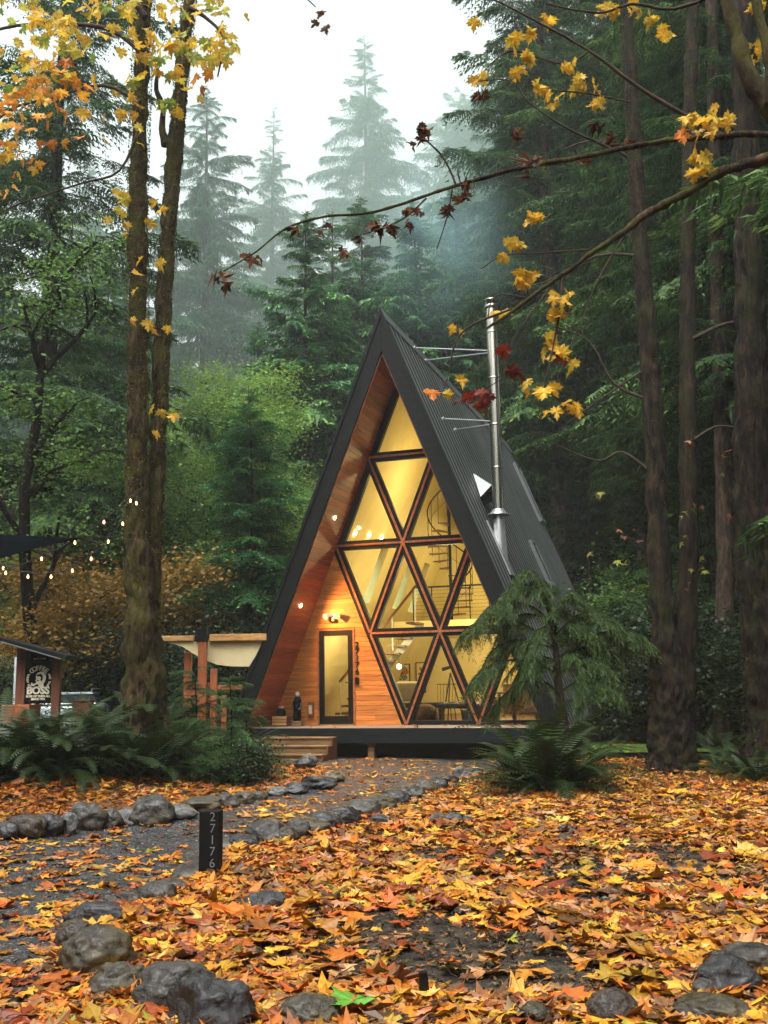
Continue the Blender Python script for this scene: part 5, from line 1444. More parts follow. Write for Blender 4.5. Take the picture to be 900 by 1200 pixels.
tr_ = thing('cedar_tree', 'thick leaning dark trunk with flared roots at the edge of the picture', 'tree', base_at(900, 18, 0)); o2 = np.array(tr_.location)
mb = Off(o2)
limb([(905, 945), (906, 905), (904, 850), (896, 760), (889, 680), (884, 600), (882, 500), (880, 400), (877, 280), (874, 150), (870, 0), (866, -200)], 18, mb, [100, 68, 50, 45, 44, 43, 39, 34, 30, 28, 25, 20], seed=31, sub=16, sides=72, noise=.14, nf=2.5, wob=.004, ridge=.28)
limb([(880, 915), (893, 885), (900, 850)], 17.8, mb, [14, 22, 26], seed=3, sides=12)
mb.obj('trunk', M['bark_dark'], tr_, smooth=True)
mb = MB(); moss_fuzz(mb, np.array([at(890, y, 18) for y in range(560, 900, 8)]) - o2, .3, 1500, .035); mb.obj('moss', M['moss_tuft'], tr_)
ts = thing('fir_tree', 'slim pale trunk standing behind the gap beside the thick leaning trunk', 'tree', base_at(846, 24, 0)); o3 = np.array(ts.location)
mb = Off(o3); limb([(848, 890), (848, 800), (850, 650), (846, 520), (842, 380), (838, 200), (834, 0), (830, -150)], 24, mb, [26, 22, 20, 19, 18, 16, 14, 10], seed=33, sub=6, sides=16, noise=.15)
mb.obj('trunk', M['bark_fir'], ts, smooth=True)

# ---- maple standing just outside the picture whose boughs reach over the clearing
om = np.array([at(1010, 804, 8.8)[0], 8.8, 0.0]); om[2] = float(gz(om[0], om[1])) - .1
tn = thing('maple_tree', 'big mossy maple beyond the picture edge reaching its yellow leaved boughs over the clearing', 'tree', om)
mb = Off(om); x0 = om[0]
QT = limb([(1015, 1060), (1010, 950), (1000, 750), (985, 500), (965, 300), (945, 120), (930, -60)], 8.8, mb, [90, 66, 56, 50, 46, 40, 30], seed=44, sub=6, sides=24)
mb.obj('trunk', M['bark_dark'], tn, smooth=True)
mb = Off(om)
b0 = limb([(945, 190), (915, 140), (890, 112), (872, 75), (862, 35), (848, -15), (838, -80)], 8.4, mb, [30, 27, 24, 20, 17, 15, 12], seed=45, sub=6, sides=16, noise=.3, nf=7)
b0b = limb([(905, 120), (903, 70), (890, 20), (880, -40)], 8.3, mb, [20, 16, 13, 10], seed=46, sub=5, sides=14, noise=.3, nf=7)
mb.obj('limb', M['bark_moss'], tn, smooth=True)
mb = Off(om)
b1 = limb([(960, 172), (900, 158), (840, 160), (780, 165), (720, 176), (660, 188), (610, 197), (560, 210), (520, 222), (480, 236), (430, 250), (380, 254), (335, 268), (300, 295), (262, 318)], 8.2, mb, [12, 9, 8, 7.5, 7, 6.5, 6, 5, 4.5, 4, 3.5, 3, 2.6, 2.2, 1.6], seed=47, sub=6, sides=8, noise=.4, nf=26)
b2 = limb([(960, 180), (900, 186), (850, 200), (805, 226), (765, 246), (735, 268), (700, 292), (665, 318), (630, 342), (600, 365), (570, 385)], 7.9, mb, [17, 14, 12, 11, 9, 9, 7, 6, 5, 4, 3], seed=48, sub=7, sides=10, noise=.4, nf=20)
mb.obj('bough', M['bark_moss'], tn, smooth=True)
mb = Off(om); br = [b0, b0b, b1, b2]
for pts, wd, Y in [([(660, 318), (655, 370), (645, 420), (636, 460)], [4, 3, 2.4, 1.5], 7.9), ([(600, 362), (555, 380), (535, 400), (525, 440), (520, 455)], [3, 2.4, 2, 1.6, 1.2], 7.9), ([(620, 350), (588, 345), (575, 355), (572, 372)], [2.5, 2, 1.6, 1.2], 7.9),
                   ([(735, 270), (700, 330), (680, 380), (650, 450)], [3, 2.4, 2, 1.2], 7.9), ([(700, 292), (640, 296), (590, 300), (564, 315)], [2.6, 2, 1.6, 1.2], 7.9), ([(535, 218), (520, 185), (500, 165)], [3, 2.4, 1.8], 8.2),
                   ([(530, 222), (525, 250), (512, 292)], [2.4, 2, 1.4], 8.2), ([(500, 232), (470, 258), (425, 275)], [2.2, 1.8, 1.2], 8.2), ([(850, 160), (760, 110), (690, 60), (620, 20), (560, -10)], [6, 5, 4, 3, 2], 8.6), ([(690, 60), (660, 75), (600, 60), (565, 85)], [3, 2.6, 2, 1.4], 8.6),
                   ([(848, -10), (790, 10), (740, 5), (700, 15), (640, 5)], [6, 5, 4, 3, 2], 8.5), ([(740, 120), (690, 110), (640, 105)], [3, 2.4, 1.6], 8.6), ([(840, 160), (835, 175), (822, 195)], [2, 1.6, 1.2], 8.2), ([(720, 176), (665, 150), (620, 120), (600, 95), (560, 95)], [3, 2.6, 2, 1.6, 1.2], 8.3), ([(650, 330), (600, 400), (590, 440), (560, 460)], [2, 1.6, 1.2, 1], 7.9)]:
    br.append(limb(pts, Y, mb, wd, sides=6, noise=.25, nf=20, sub=5, wob=.05))
mbl = MB(); cl_ = []
for px, py, c, n in [(553, 30, 'y', 2), (598, 40, 'y', 4), (615, 60, 'y', 5), (622, 35, 'y', 3), (640, 20, 'y', 3), (566, 85, 'y', 3), (605, 82, 'y', 3), (633, 100, 'y', 5), (650, 112, 'y', 3), (668, 75, 'y', 4), (680, 90, 'y', 5), (700, 118, 'y', 7), (690, 98, 'y', 5), (705, 8, 'y', 4), (722, 8, 'y', 5), (742, 8, 'y', 5), (760, 18, 'y', 5), (776, 36, 'y', 4),
                     (815, 135, 'y', 5), (835, 138, 'y', 7), (850, 130, 'y', 4), (822, 180, 'y', 6), (812, 196, 'y', 5), (835, 195, 'g', 2), (620, 250, 'y', 4), (604, 285, 'y', 6), (615, 320, 'y', 7), (608, 330, 'y', 4), (652, 344, 'y', 4), (668, 340, 'y', 2), (654, 362, 'y', 5), (646, 398, 'y', 4), (655, 404, 'y', 3), (666, 424, 'y', 3), (634, 453, 'y', 4), (648, 452, 'y', 3), (668, 470, 'y', 5), (644, 480, 'y', 2),
                     (534, 384, 'y', 2), (520, 452, 'y', 1), (552, 436, 'y', 1), (592, 368, 'y', 2), (884, 52, 'y', 4), (888, 60, 'y', 4), (878, 10, 'y', 4), (890, 5, 'y', 3), (531, 440, 'y', 1), (516, 455, 'o', 1),
                     (256, 322, 'b', 3), (266, 330, 'b', 3), (294, 300, 'b', 5), (347, 266, 'b', 2), (382, 262, 'b', 2), (405, 292, 'b', 4), (424, 278, 'b', 1), (446, 264, 'b', 3), (460, 262, 'b', 4), (477, 244, 'b', 3), (478, 258, 'b', 3), (492, 250, 'b', 3), (495, 150, 'b', 6), (490, 165, 'b', 3), (526, 243, 'b', 5), (545, 215, 'b', 4), (549, 228, 'b', 3), (566, 108, 'b', 5), (604, 155, 'b', 5), (625, 185, 'b', 4), (615, 198, 'b', 3), (684, 186, 'b', 3), (697, 145, 'b', 3), (715, 162, 'b', 3), (800, 150, 'b', 4), (805, 160, 'o', 3), (735, 165, 'b', 2), (374, 12, 'b', 2),
                     (555, 458, 'r', 4), (567, 468, 'r', 3), (545, 462, 'r', 2), (600, 436, 'r', 3), (658, 410, 'r', 2), (584, 402, 'r', 1), (572, 470, 'r', 2)]:
    Y = 8.6 if py < 130 and c == 'y' else (8.2 if c == 'b' else 7.9)
    cl_.append((at(px, py, Y + R_.normal(0, .12)), c, n))
for c in cl_:
    pass
leaf_clusters(mbl, mb, [c for c in cl_ if c[1] != 'b'], br, om, .125, PALS, spread=.045)
leaf_clusters(mbl, mb, [c for c in cl_ if c[1] == 'b'], br, om, .095, PALS, spread=.026, curl=1.5, hangm=1.35)
mb.obj('twigs', M['twig'], tn, smooth=True)
mbl.obj('leaves', M['maple'], tn)

# ---- ferns
def fern_mesh(seed, n_fr=26, L=.95, droopy=1.0):
    rg = np.random.default_rng(seed); mb = MB()
    for q in range(n_fr):
        az = q*2.4 + rg.uniform(-.3, .3); el = rg.uniform(.35, 1.25); Lf = L*rg.uniform(.65, 1.1); tone = rg.uniform(-.05, .5)
        k = 30; t = np.linspace(0, 1, k)
        ang = el - droopy*rg.uniform(.8, 1.5)*t**1.3
        hor = np.cumsum(np.cos(ang))*Lf/k; ver = np.cumsum(np.sin(ang))*Lf/k
        side = rg.normal(0, .12)*t**2*Lf
        C = np.stack([hor*math.cos(az) - side*math.sin(az), hor*math.sin(az) + side*math.cos(az), ver + .02], -1)
        mb.tube(C[::3], np.linspace(.005, .0015, len(C[::3])), 4, 0, False, tint=.45)
        T = np.gradient(C, axis=0); T /= np.linalg.norm(T, axis=1)[:, None]
        S = np.stack([-math.sin(az)*np.ones(k), math.cos(az)*np.ones(k), np.zeros(k)], -1)
        pl = Lf*.115*np.sin(np.pi*np.clip(t*.93+.07, 0, 1))**.55*(1-.25*t) + .004
        for s in (-1, 1):
            d = S*s*.95 + T*.35 + np.array([0, 0, -.16])
            a = C[3:]; dd = d[3:]*(pl[3:, None])*rg.uniform(.85, 1.1, (k-3, 1)); wv = T[3:]*Lf*.0125
            V = np.stack([a - wv, a + wv, a + dd*.6 + wv*.8, a + dd, a + dd*.6 - wv*.5], 1).reshape(-1, 3)
            tt = np.repeat(np.clip(tone + rg.uniform(-.08, .15, k-3), 0, 1), 5)
            mb.add(V, np.arange(len(V)).reshape(-1, 5), 0, tt)
    return mb.mesh('fern_fronds', M['fern'])
FM = [fern_mesh(s, n, L, dr) for s, n, L, dr in ((61, 26, .95, 1.0), (62, 22, .85, .8), (63, 30, 1.1, 1.15), (64, 18, .7, .9))]
def fern(px, py, sc, label, group=None, k=None, Y=None):
    p = ground_at(px, py) if Y is None else base_at(px, Y, .02)
    o = bpy.data.objects.new('sword_fern', FM[int(R_.integers(0, 4)) if k is None else k]); COL.objects.link(o)
    o.location = p; o.rotation_euler = (R_.normal(0, .06), R_.normal(0, .06), R_.uniform(0, 6.28)); o.scale = (sc, sc, sc*R_.uniform(.9, 1.15))
    return tag(o, label, 'fern', group)
gb = 'sword ferns crowding the bank beside the path'
rg = np.random.default_rng(8)
for px, py, s in [(128, 908, 1.9), (158, 914, 1.8), (186, 908, 1.9), (212, 902, 1.7), (60, 906, 1.7), (95, 904, 1.8), (240, 898, 1.6), (30, 908, 1.7), (172, 900, 2.1), (145, 898, 2.1)]:
    fern(px, py, s, 'dark sword fern in the crowded bed under the mossy maple', gb)
for r, (py, n, x0_, x1_) in enumerate([(928, 4, -15, 90), (912, 9, -20, 200), (900, 10, -10, 290), (890, 11, -20, 300), (882, 10, -10, 300), (875, 9, 0, 290)]):
    for q in range(n):
        px = x0_ + (x1_-x0_)*(q + rg.uniform(.1, .9))/n
        if r == 0 and px > 80: continue
        fern(px, py + rg.uniform(-4, 4), rg.uniform(1.1, 1.8), 'dark sword fern in the crowded bed under the mossy maple', gb)
fern(312, 908, .72, 'fern clump growing at the foot of the entry steps', k=0)
fern(285, 886, .8, 'fern leaning over the end of the deck', k=1)
fern(137, 931, .42, 'small leafy fern tuft standing alone in the leaves before the bank', k=3)
fern(640, 932, 1.75, 'largest sword fern, its arching fronds spreading before the deck', k=2)
fern(608, 924, 1.2, 'sword fern on the path side of the largest one', k=0)
fern(682, 924, 1.35, 'sword fern with bright frond tips by the mossy slab', k=1)
fern(655, 912, 1.5, 'sword fern under the drooping cedar', k=2)
fern(628, 926, 1.5, 'dense fern on the near side of the drooping cedar stem', k=1)
fern(664, 930, 1.45, 'dense fern spreading towards the mossy slab', k=0)
fern(592, 908, .8, 'small fern at the gravel edge below the deck', k=3)
for px, py, s in [(842, 905, .9), (868, 912, 1.0), (850, 892, 1.1), (826, 890, .9), (888, 918, .9), (893, 898, 1.1)]:
    fern(px, py, s, 'dark fern among the shrubs between the forked tree and the thick leaning trunk', 'ferns by the thick leaning trunk')
for px, Y, s in [(735, 27, 1.3), (760, 26, 1.2), (815, 27, 1.3), (840, 24, 1.2), (870, 26, 1.3), (700, 28, 1.2)]:
    fern(px, 0, s, 'dark fern in the shade behind the low mossy slab', 'ferns behind the mossy slab', Y=Y)

# ---- drooping young cedar in front of the glass
tc = thing('cedar_sapling', 'young cedar with curved drooping plumes growing before the glass front', 'cedar', base_at(668, 18.6, 0)); o4 = np.array(tc.location)
mb = Off(o4)
QS = limb([(668, 915), (662, 860), (654, 800), (650, 750), (640, 705), (622, 690), (606, 700)], 18.6, mb, [15, 12, 9, 7, 5, 3, 2], seed=71, sub=6, sides=12, noise=.12)
mbf = MB()
CB = [[(648, 735), (640, 700), (628, 672), (612, 668), (602, 684)], [(650, 745), (655, 712), (668, 694), (682, 700)], [(654, 790), (625, 775), (590, 775), (560, 790), (545, 815)], [(650, 760), (620, 735), (585, 725), (548, 735), (532, 760)], [(650, 740), (630, 715), (600, 705), (572, 712), (555, 735)], [(642, 712), (628, 692), (606, 684), (590, 695), (582, 715)], [(640, 712), (645, 690), (632, 678), (615, 684)],
      [(650, 745), (670, 728), (690, 732), (700, 755)], [(652, 750), (674, 722), (700, 716), (722, 728), (736, 748)], [(654, 770), (690, 748), (722, 738), (750, 744), (772, 762)], [(656, 790), (680, 772), (702, 774), (716, 796)], [(658, 810), (684, 796), (712, 800), (730, 818)], [(658, 820), (640, 800), (610, 800), (585, 820), (578, 838)],
      [(650, 750), (640, 735), (625, 745), (618, 780)], [(655, 780), (670, 765), (685, 785), (690, 815)], [(645, 725), (612, 720), (590, 740), (580, 775)], [(652, 760), (605, 750), (575, 765), (560, 795)], [(655, 770), (700, 755), (715, 765), (712, 790)], [(652, 755), (664, 738), (676, 750), (678, 780)], [(654, 775), (630, 770), (606, 790), (600, 820)]]
for ci, pts in enumerate(CB):
    Y = 18.6 + rg.uniform(-.5, .5)
    pts = [(p[0], p[1], 18.6*(1-i/(len(pts)-1)) + Y*i/(len(pts)-1)) for i, p in enumerate(pts)]
    Q = limb(pts, 18.6, mb, list(np.linspace(3.2, .8, len(pts))), sides=5, noise=0, sub=9, wob=.0) - o4
    subs = [(Q, 1.0)]
    for _ in range(7):       # side twigs
        k0 = int(R_.integers(len(Q)//5, len(Q)-4)); T0 = Q[min(k0+3, len(Q)-1)] - Q[k0]; T0 /= np.linalg.norm(T0) + 1e-9
        S0 = np.cross(T0, [0, 0, 1.0]); S0 /= np.linalg.norm(S0) + 1e-9
        d0 = T0*.8 + S0*R_.choice([-1, 1])*R_.uniform(.4, 1.0) + np.array([0, 0, R_.uniform(-.1, .35)]); d0 /= np.linalg.norm(d0)
        ln0 = R_.uniform(.2, .5); tq = np.linspace(0, 1, 14)[:, None]
        C = Q[k0] + d0*ln0*tq - np.array([0, 0, 1.0])*ln0*.75*tq**2; subs.append((C, .62))
    for C, ws in subs:
        mb_n = len(C); n = int(260*ws*(2 if ws == 1 else 1)); i = R_.integers(1, mb_n-1, n); f = i/mb_n
        T = np.gradient(C, axis=0)[i]; T /= np.linalg.norm(T, axis=1)[:, None] + 1e-9
        S = np.cross(T, [0, 0, 1.0]); S /= np.linalg.norm(S, axis=1)[:, None] + 1e-6
        sd = R_.choice([-1, 1], n)[:, None]; Ls = (.06 + .15*np.sin(np.pi*np.clip(f, .08, .95)))[:, None]*R_.uniform(.3, 1.5, (n, 1))*(ws**.5)
        Ls *= (1 + .5*np.sin(f*23 + ci))[:, None]
        tone = np.clip(R_.uniform(-.1, .5, n) + .2*np.sin(f*17 + ci), 0, 1); fw = R_.uniform(.2, .9, (n, 1)); hg = R_.uniform(.2, 1.2, (n, 1))
        for r in range(5):
            u = (r+.3)/5
            p = C[i] + (S*sd*.75 + T*fw)*Ls*u - np.array([0, 0, 1.0])*Ls*(.2*u + hg*u*u)
            ln = Ls*(.5-.2*u)*R_.uniform(.6, 1.4, (n, 1)); e = (S*sd*R_.uniform(-.5, .9, (n, 1)) + T*R_.uniform(-.1, 1.0, (n, 1)) - np.array([0, 0, 1.0])*R_.uniform(-.1, 1.1, (n, 1)))
            e = e/np.linalg.norm(e, axis=1)[:, None]*ln; nn = np.cross(e, R_.normal(0, 1, (n, 3))); nn = nn/np.linalg.norm(nn, axis=1)[:, None]*.0055
            V = np.stack([p - nn, p + nn, p + e], 1).reshape(-1, 3)
            mbf.add(V, np.arange(3*n).reshape(n, 3), 0, np.repeat(np.clip(tone + .12*r, 0, 1), 3))
mb.obj('trunk', M['bark_dark'], tc, smooth=True); mbf.obj('foliage', M['cedar'], tc)
# small hemlock saplings
dS = conifer_data(2.2, .7, .1, 60, BT_HEM, 81, 'fir', 'bark_dark', r0=.03, power=.8)
plant_tree(dS, 'hemlock_sapling', 'small bright hemlock sapling standing before the cream canvas', 'sapling', 268, 17.6, .3, .9)
plant_tree(dS, 'hemlock_sapling', 'smaller hemlock sapling beside the end of the deck', 'sapling', 296, 18.2, 2.3, (.75, .75, .7))
dT = conifer_data(2.6, 1.1, .1, 70, BT_HEM, 82, 'fir', 'bark_dark', r0=.03, power=.7)
plant_tree(dT, 'hemlock_sapling', 'dark sapling in the fern bank between the pergola and the mossy maple', 'sapling', 232, 18.5, 1.3, .8)
# low leafy shrubs in the bank
sal = leafy_data(.9, .6, 91, 'dark_leaf', 'bark_dark', 3500, .06, .2, 2, 6, .1, .012, 4)
for px, Y, sc, rz, lab in [(296, 17.4, .8, .2, 'low leafy shrub at the path end of the fern bank')]:
    plant_tree(sal, 'shrub', lab, 'shrub', px, Y, rz, sc)
# ------------------------------------------------------------------ small things round the cabin
# number post in the leaves
p = ground_at(244, 1030); s = p[1]/F_PX
t = thing('number_post', 'short black post with the number 27176 standing between path and leaves', 'post', p, -.08)
H = 73*s; W = 22.5*s
MB().box2((-W/2, 0, -.15), (W/2, W*.9, H)).obj('post', M['sign_black'], t, bevel=.004)
join_text([(c, H*.19, Matrix.Translation((W*.19, -.004, H*(.915 - q*.172))) @ UP, -.001) for q, c in enumerate('27176')], 'numerals', M['white_letter'], t)

# covered sign
Ys = 19.5
def wp(px, py, Y): return at(px, py, Y)
b = base_at(44, Ys, 0); t = thing('sign_board', 'black coffee sign with cream lettering hung between brown posts under a slanted roof', 'sign', b)
def L(px, py, dy=0): q = at(px, py, Ys + dy) - b; q[1] = dy; return q
for x0_, x1_, yt in ((21.5, 29, 757), (62.5, 70, 772)):
    a, c = L(x0_, yt), L(x1_, 830)
    MB().box2((a[0], -.06, -.1), (c[0], .07, a[2])).obj('post', M['brown_paint'], t, bevel=.006)
a, c = L(8, 750), L(86, 771)
mb = MB(); mb.beam((a[0], 0, a[2]), (c[0], 0, c[2]), .85, .075, up=(0, 0, 1)); mb.obj('roof', M['black_paint'], t, bevel=.01)
a1, c1 = L(11, 753), L(80, 773); mb = MB(); mb.beam((a1[0], -.44, a1[2]), (c1[0], -.44, c1[2]), .012, .02); mb.obj('roof_edge', M['galv'], t)
a, c = L(29.3, 762), L(62.3, 824)
MB().box2((a[0], -.02, c[2]), (c[0], .02, a[2])).obj('panel', M['sign_black'], t, bevel=.003)
ppm = F_PX/Ys
cx, cz = L(46, 796)[0], L(46, 796)[2]
R1 = 12.6/ppm
items = []
def arc(txt, r, a0, a1, size):
    n = len(txt)
    for i, ch in enumerate(txt):
        a = a0 + (a1-a0)*(i/(n-1) if n > 1 else .5)
        items.append((ch, size, Matrix.Translation((cx + r*math.sin(a), -.026, cz + r*math.cos(a))) @ Matrix.Rotation(a, 4, 'Y') @ UP, .004))
arc('COFFEE', R1*1.0, -.72, .72, 7.6/ppm)
arc('RICH AROMA', R1*1.02, -2.55, -1.15, 3.2/ppm)
arc('AND TASTE', R1*1.02, 1.15, 2.5, 3.2/ppm)
items.append(('BOSS', 11.5/ppm, Matrix.Translation((cx - .4/ppm, -.026, L(45, 809.5)[2])) @ UP, .008))
items.append(('BOSS OF THEM ALL', 3.2/ppm, Matrix.Translation((cx, -.026, L(45, 816)[2])) @ UP, .003))
items.append(('SINCE 1992', 3.2/ppm, Matrix.Translation((cx, -.026, L(45, 819.3)[2])) @ UP, .003))
items.append(('BLACK COFFEE', 2.2/ppm, Matrix.Translation((cx, -.026, L(46, 772)[2])) @ UP, .001))
join_text(items[:6], 'top_lettering', M['cream_paint'], t); join_text(items[6:25], 'ring_lettering', M['cream_paint'], t)
for it in items[25:]: join_text([it], 'lettering', M['cream_paint'], t)
# emblem: a head in side view with a pipe, cut out of thin cream plate
def outline(pts, name, mat, parent, y, th=.004, sx=1.0):
    P = [(cx + sx*(x - .0)/ppm, cz + z/ppm) for x, z in pts]
    MB().prism(P, y - th, y, 1).obj(name, mat, parent)
outline([(-1.5, 7.5), (2, 8.8), (5.5, 8), (7.8, 5), (8.2, 1), (7, -3), (5.4, -5.2), (6, -7.5), (2.6, -9.8), (-.5, -8.4), (.2, -6.2), (-2.2, -5.6), (-3.4, -4.2), (-2.8, -2.6), (-4.0, -1.6), (-3.1, .2), (-3.6, 2.5), (-3.0, 5.5)], 'emblem_head', M['cream_paint'], t, -.0225)
outline([(-2.6, 5.0), (2.0, 6.2), (4.4, 4.0), (4.6, .5), (3.4, -2.5), (2.0, -1.0), (2.6, 2.0), (1.0, 3.6), (-2.2, 3.0)], 'emblem_hair', M['sign_black'], t, -.027)
outline([(-1.0, -2.2), (-2.6, -1.4), (-1.2, -.6), (.6, -1.4)], 'emblem_eye', M['sign_black'], t, -.0272)
outline([(-2.0, -3.6), (-6.0, -5.4), (-8.3, -3.4), (-9.2, -6.6), (-6.4, -8.0), (-1.6, -5.2)], 'emblem_pipe', M['cream_paint'], t, -.0226)
a, c = L(10, 826), L(41, 846)
MB().box2((a[0], -.35, -.05), (c[0], .3, a[2])).obj('planter', M['post_wood'], t, bevel=.01)
# pale marker post behind it
a = at(19.5, 770, 20.6); bb = base_at(19.5, 20.6)
t = thing('marker_post', 'pale blue white post standing just behind the brown sign post', 'post', bb)
MB().box2((-.055, -.03, 0), (.055, .03, a[2]-bb[2])).obj('post', M['white_metal'], t, bevel=.004)
MB().box2((-.06, -.035, (a[2]-bb[2])*.60), (.06, .035, (a[2]-bb[2])*.615)).obj('band', M['galv'], t)
# brown slatted bin
bb = base_at(98, 19.8); zt = at(98, 820, 19.8)[2] - bb[2]
t = thing('litter_bin', 'dark brown slatted wooden bin between the sign and the mossy maple', 'bin', bb)
for q in range(7):
    MB().box2((-.16 + q*.047, -.16, .02), (-.16 + q*.047+.04, -.14, zt-.02), 0, .35).obj('slat', M['brown_paint'], t)
MB().box2((-.165, -.137, 0), (.165, .16, zt-.03)).obj('body', M['brown_paint'], t); MB().box2((-.18, -.18, zt-.03), (.18, .18, zt)).obj('rim', M['brown_paint'], t, bevel=.005)

# ---- car seen from behind, mostly hidden
Yc = 24.6; bb = base_at(74, Yc, 0); bb[2] = float(gz(bb[0], bb[1]))
zr = at(80, 811, Yc)[2] - bb[2]
kx = 1.0
t = thing('parked_car', 'pale blue grey estate car with roof rails parked behind the sign', 'car', bb, .12)
# cross section lofted along the length: (y, half width, z list)
prof = [(0, .80, .35, .62), (.05, .86, .30, .95), (.35, .88, .28, 1.0), (.75, .88, .28, 1.02), (3.2, .88, .28, .98), (4.1, .84, .30, .86), (4.4, .74, .36, .68)]
mb = MB(); V = []
for y, hw_, z0, z1 in prof:
    V += [(-hw_*.93, y, z0), (-hw_, y, (z0+z1)/2), (-hw_*.97, y, z1-.05), (-hw_*.88, y, z1), (hw_*.88, y, z1), (hw_*.97, y, z1-.05), (hw_, y, (z0+z1)/2), (hw_*.93, y, z0)]
Fc = [[r*8+c, r*8+(c+1) % 8, (r+1)*8+(c+1) % 8, (r+1)*8+c] for r in range(len(prof)-1) for c in range(8)]
mb.add(V, Fc); mb.add(V[:8], [list(range(8))]); mb.add(V[-8:], [list(range(8))])
mb.obj('body', M['car_paint'], t, smooth=True, bevel=.03)
def cabin(y0, y1, y2, y3, w0, w1, z0, z1, name, mat, parent):
    V = [(-w0, y0, z0), (w0, y0, z0), (w0, y3, z0), (-w0, y3, z0), (-w1, y1, z1), (w1, y1, z1), (w1, y2, z1), (-w1, y2, z1)]
    return MB().add(V, [[0,3,2,1],[4,5,6,7],[0,1,5,4],[1,2,6,5],[2,3,7,6],[3,0,4,7]]).obj(name, mat, parent, bevel=.04)
cabin(.12, .42, 2.5, 3.3, .80, .64, 1.0, zr-.06, 'window', M['car_glass'], t)
cabin(.36, .40, 2.55, 2.62, .66, .60, zr-.065, zr, 'roof', M['car_paint'], t)
for sx in (-1, 1):
    mb = MB(); mb.tube([(sx*.58, .5, zr), (sx*.58, .6, zr+.07), (sx*.58, 2.3, zr+.07), (sx*.58, 2.4, zr)], .016, 8); mb.obj('roof_rail', M['galv'], t)
    MB().box2((sx*.86, .0, .72), (sx*.70, .05, .95)).obj('tail_light', M['red_lens'], t, bevel=.01)
    for y in (.85, 3.55):
        mb = MB(); mb.tube([(sx*.70, y, .32), (sx*.89, y, .32)], .32, 24); wl = mb.obj('wheel', M['rubber'], t, smooth=False)
        mb = MB(); mb.tube([(sx*.885, y, .32), (sx*.895, y, .32)], .2, 20); mb.obj('rim', M['galv'], wl)

# ---- timber pergola with cream canvas
Yp = 21.0; bp = base_at(250, Yp, 0); t = thing('pergola', 'orange timber pergola frame with rails and a dark post beside the cabin', 'pergola', bp)
def LP(px, py): return at(px, py, Yp) - bp
def pbox(x0_, x1_, y0_, y1_, d, name, mat, dy=0., parent=None, bev=.008):
    a, c = LP(x0_, y0_), LP(x1_, y1_)
    return MB().box2((a[0], dy - d/2, min(a[2], c[2])), (c[0], dy + d/2, max(a[2], c[2])), 0, .5).obj(name, mat, parent or t, bevel=bev)
pbox(188, 227, 745.5, 751, .12, 'beam', M['beam_wood'])
pbox(246, 312, 743.5, 750.5, .12, 'beam', M['beam_wood'])
pbox(213.5, 220, 764, 905, .11, 'post', M['post_wood'], .25)
pbox(233.5, 241, 752, 905, .13, 'post', M['post_wood'], -.05)
pbox(230, 243.5, 737, 751.8, .16, 'post_cap', M['black_paint'], -.05)
pbox(249, 255, 784, 905, .10, 'post', M['post_wood'], -.2)
pbox(264, 269, 815, 905, .10, 'post', M['post_wood'], -.5)
for yv in (800, 809, 818): pbox(220.3, 249, yv, yv+5.5, .035, 'rail', M['post_wood'], .1)
for yv in (803,): pbox(255.3, 285, yv, yv+5, .035, 'rail', M['post_wood'], -.2)
def canvas(pts, dy, label):
    b_ = np.array([bp[0], bp[1] + dy, bp[2]])
    P = [at(x, y, Yp + dy) - b_ for x, y in pts]
    o = MB().prism([(q[0], q[2]) for q in P], -.003, .003, 1).obj('canvas_panel', M['canvas'], None, loc=b_)
    tag(o, label, 'canvas')
canvas([(194, 752), (232.5, 751.8), (232.5, 769.5), (225, 765), (214, 758)], .0, 'small triangular cream canvas hanging under the short pergola beam')
canvas([(241.5, 751.3), (308, 750.8), (300, 768), (292, 781), (272, 781), (255, 779), (241.5, 774)], .05, 'larger cream canvas stretched between the dark post and the cabin')

# ---- shade sail
Yq = 13.0
P = [at(-70, 622, Yq), at(-5, 626.5, Yq), at(40, 628.5, Yq), at(97, 631, Yq+.2), at(48, 641, Yq-.3), at(18, 649, Yq-.6), at(-5, 656, Yq-.8), at(-70, 668, Yq-1.0)]
c = P[1].copy(); mb = MB(); mb.add([q - c for q in P], [[0,1,6,7],[1,2,5,6],[2,3,4,5]])
o = mb.obj('shade_sail', M['black_fabric'], None, loc=c, smooth=True, fixn=False); sm = o.modifiers.new('thick', 'SOLIDIFY'); sm.thickness = .006
tag(o, 'pointed corner of a black shade sail reaching in from the picture edge', 'shade sail')
mb = MB(); a = at(97, 631, Yq+.2); q = at(160, 622, 17.8); mb.tube([a, (a*.5+q*.5) - [0, 0, .04], q], .006, 6); 
tag(mb.obj('sail_rope', M['twig'], None), 'thin rope tying the shade sail corner to the mossy maple', 'rope')

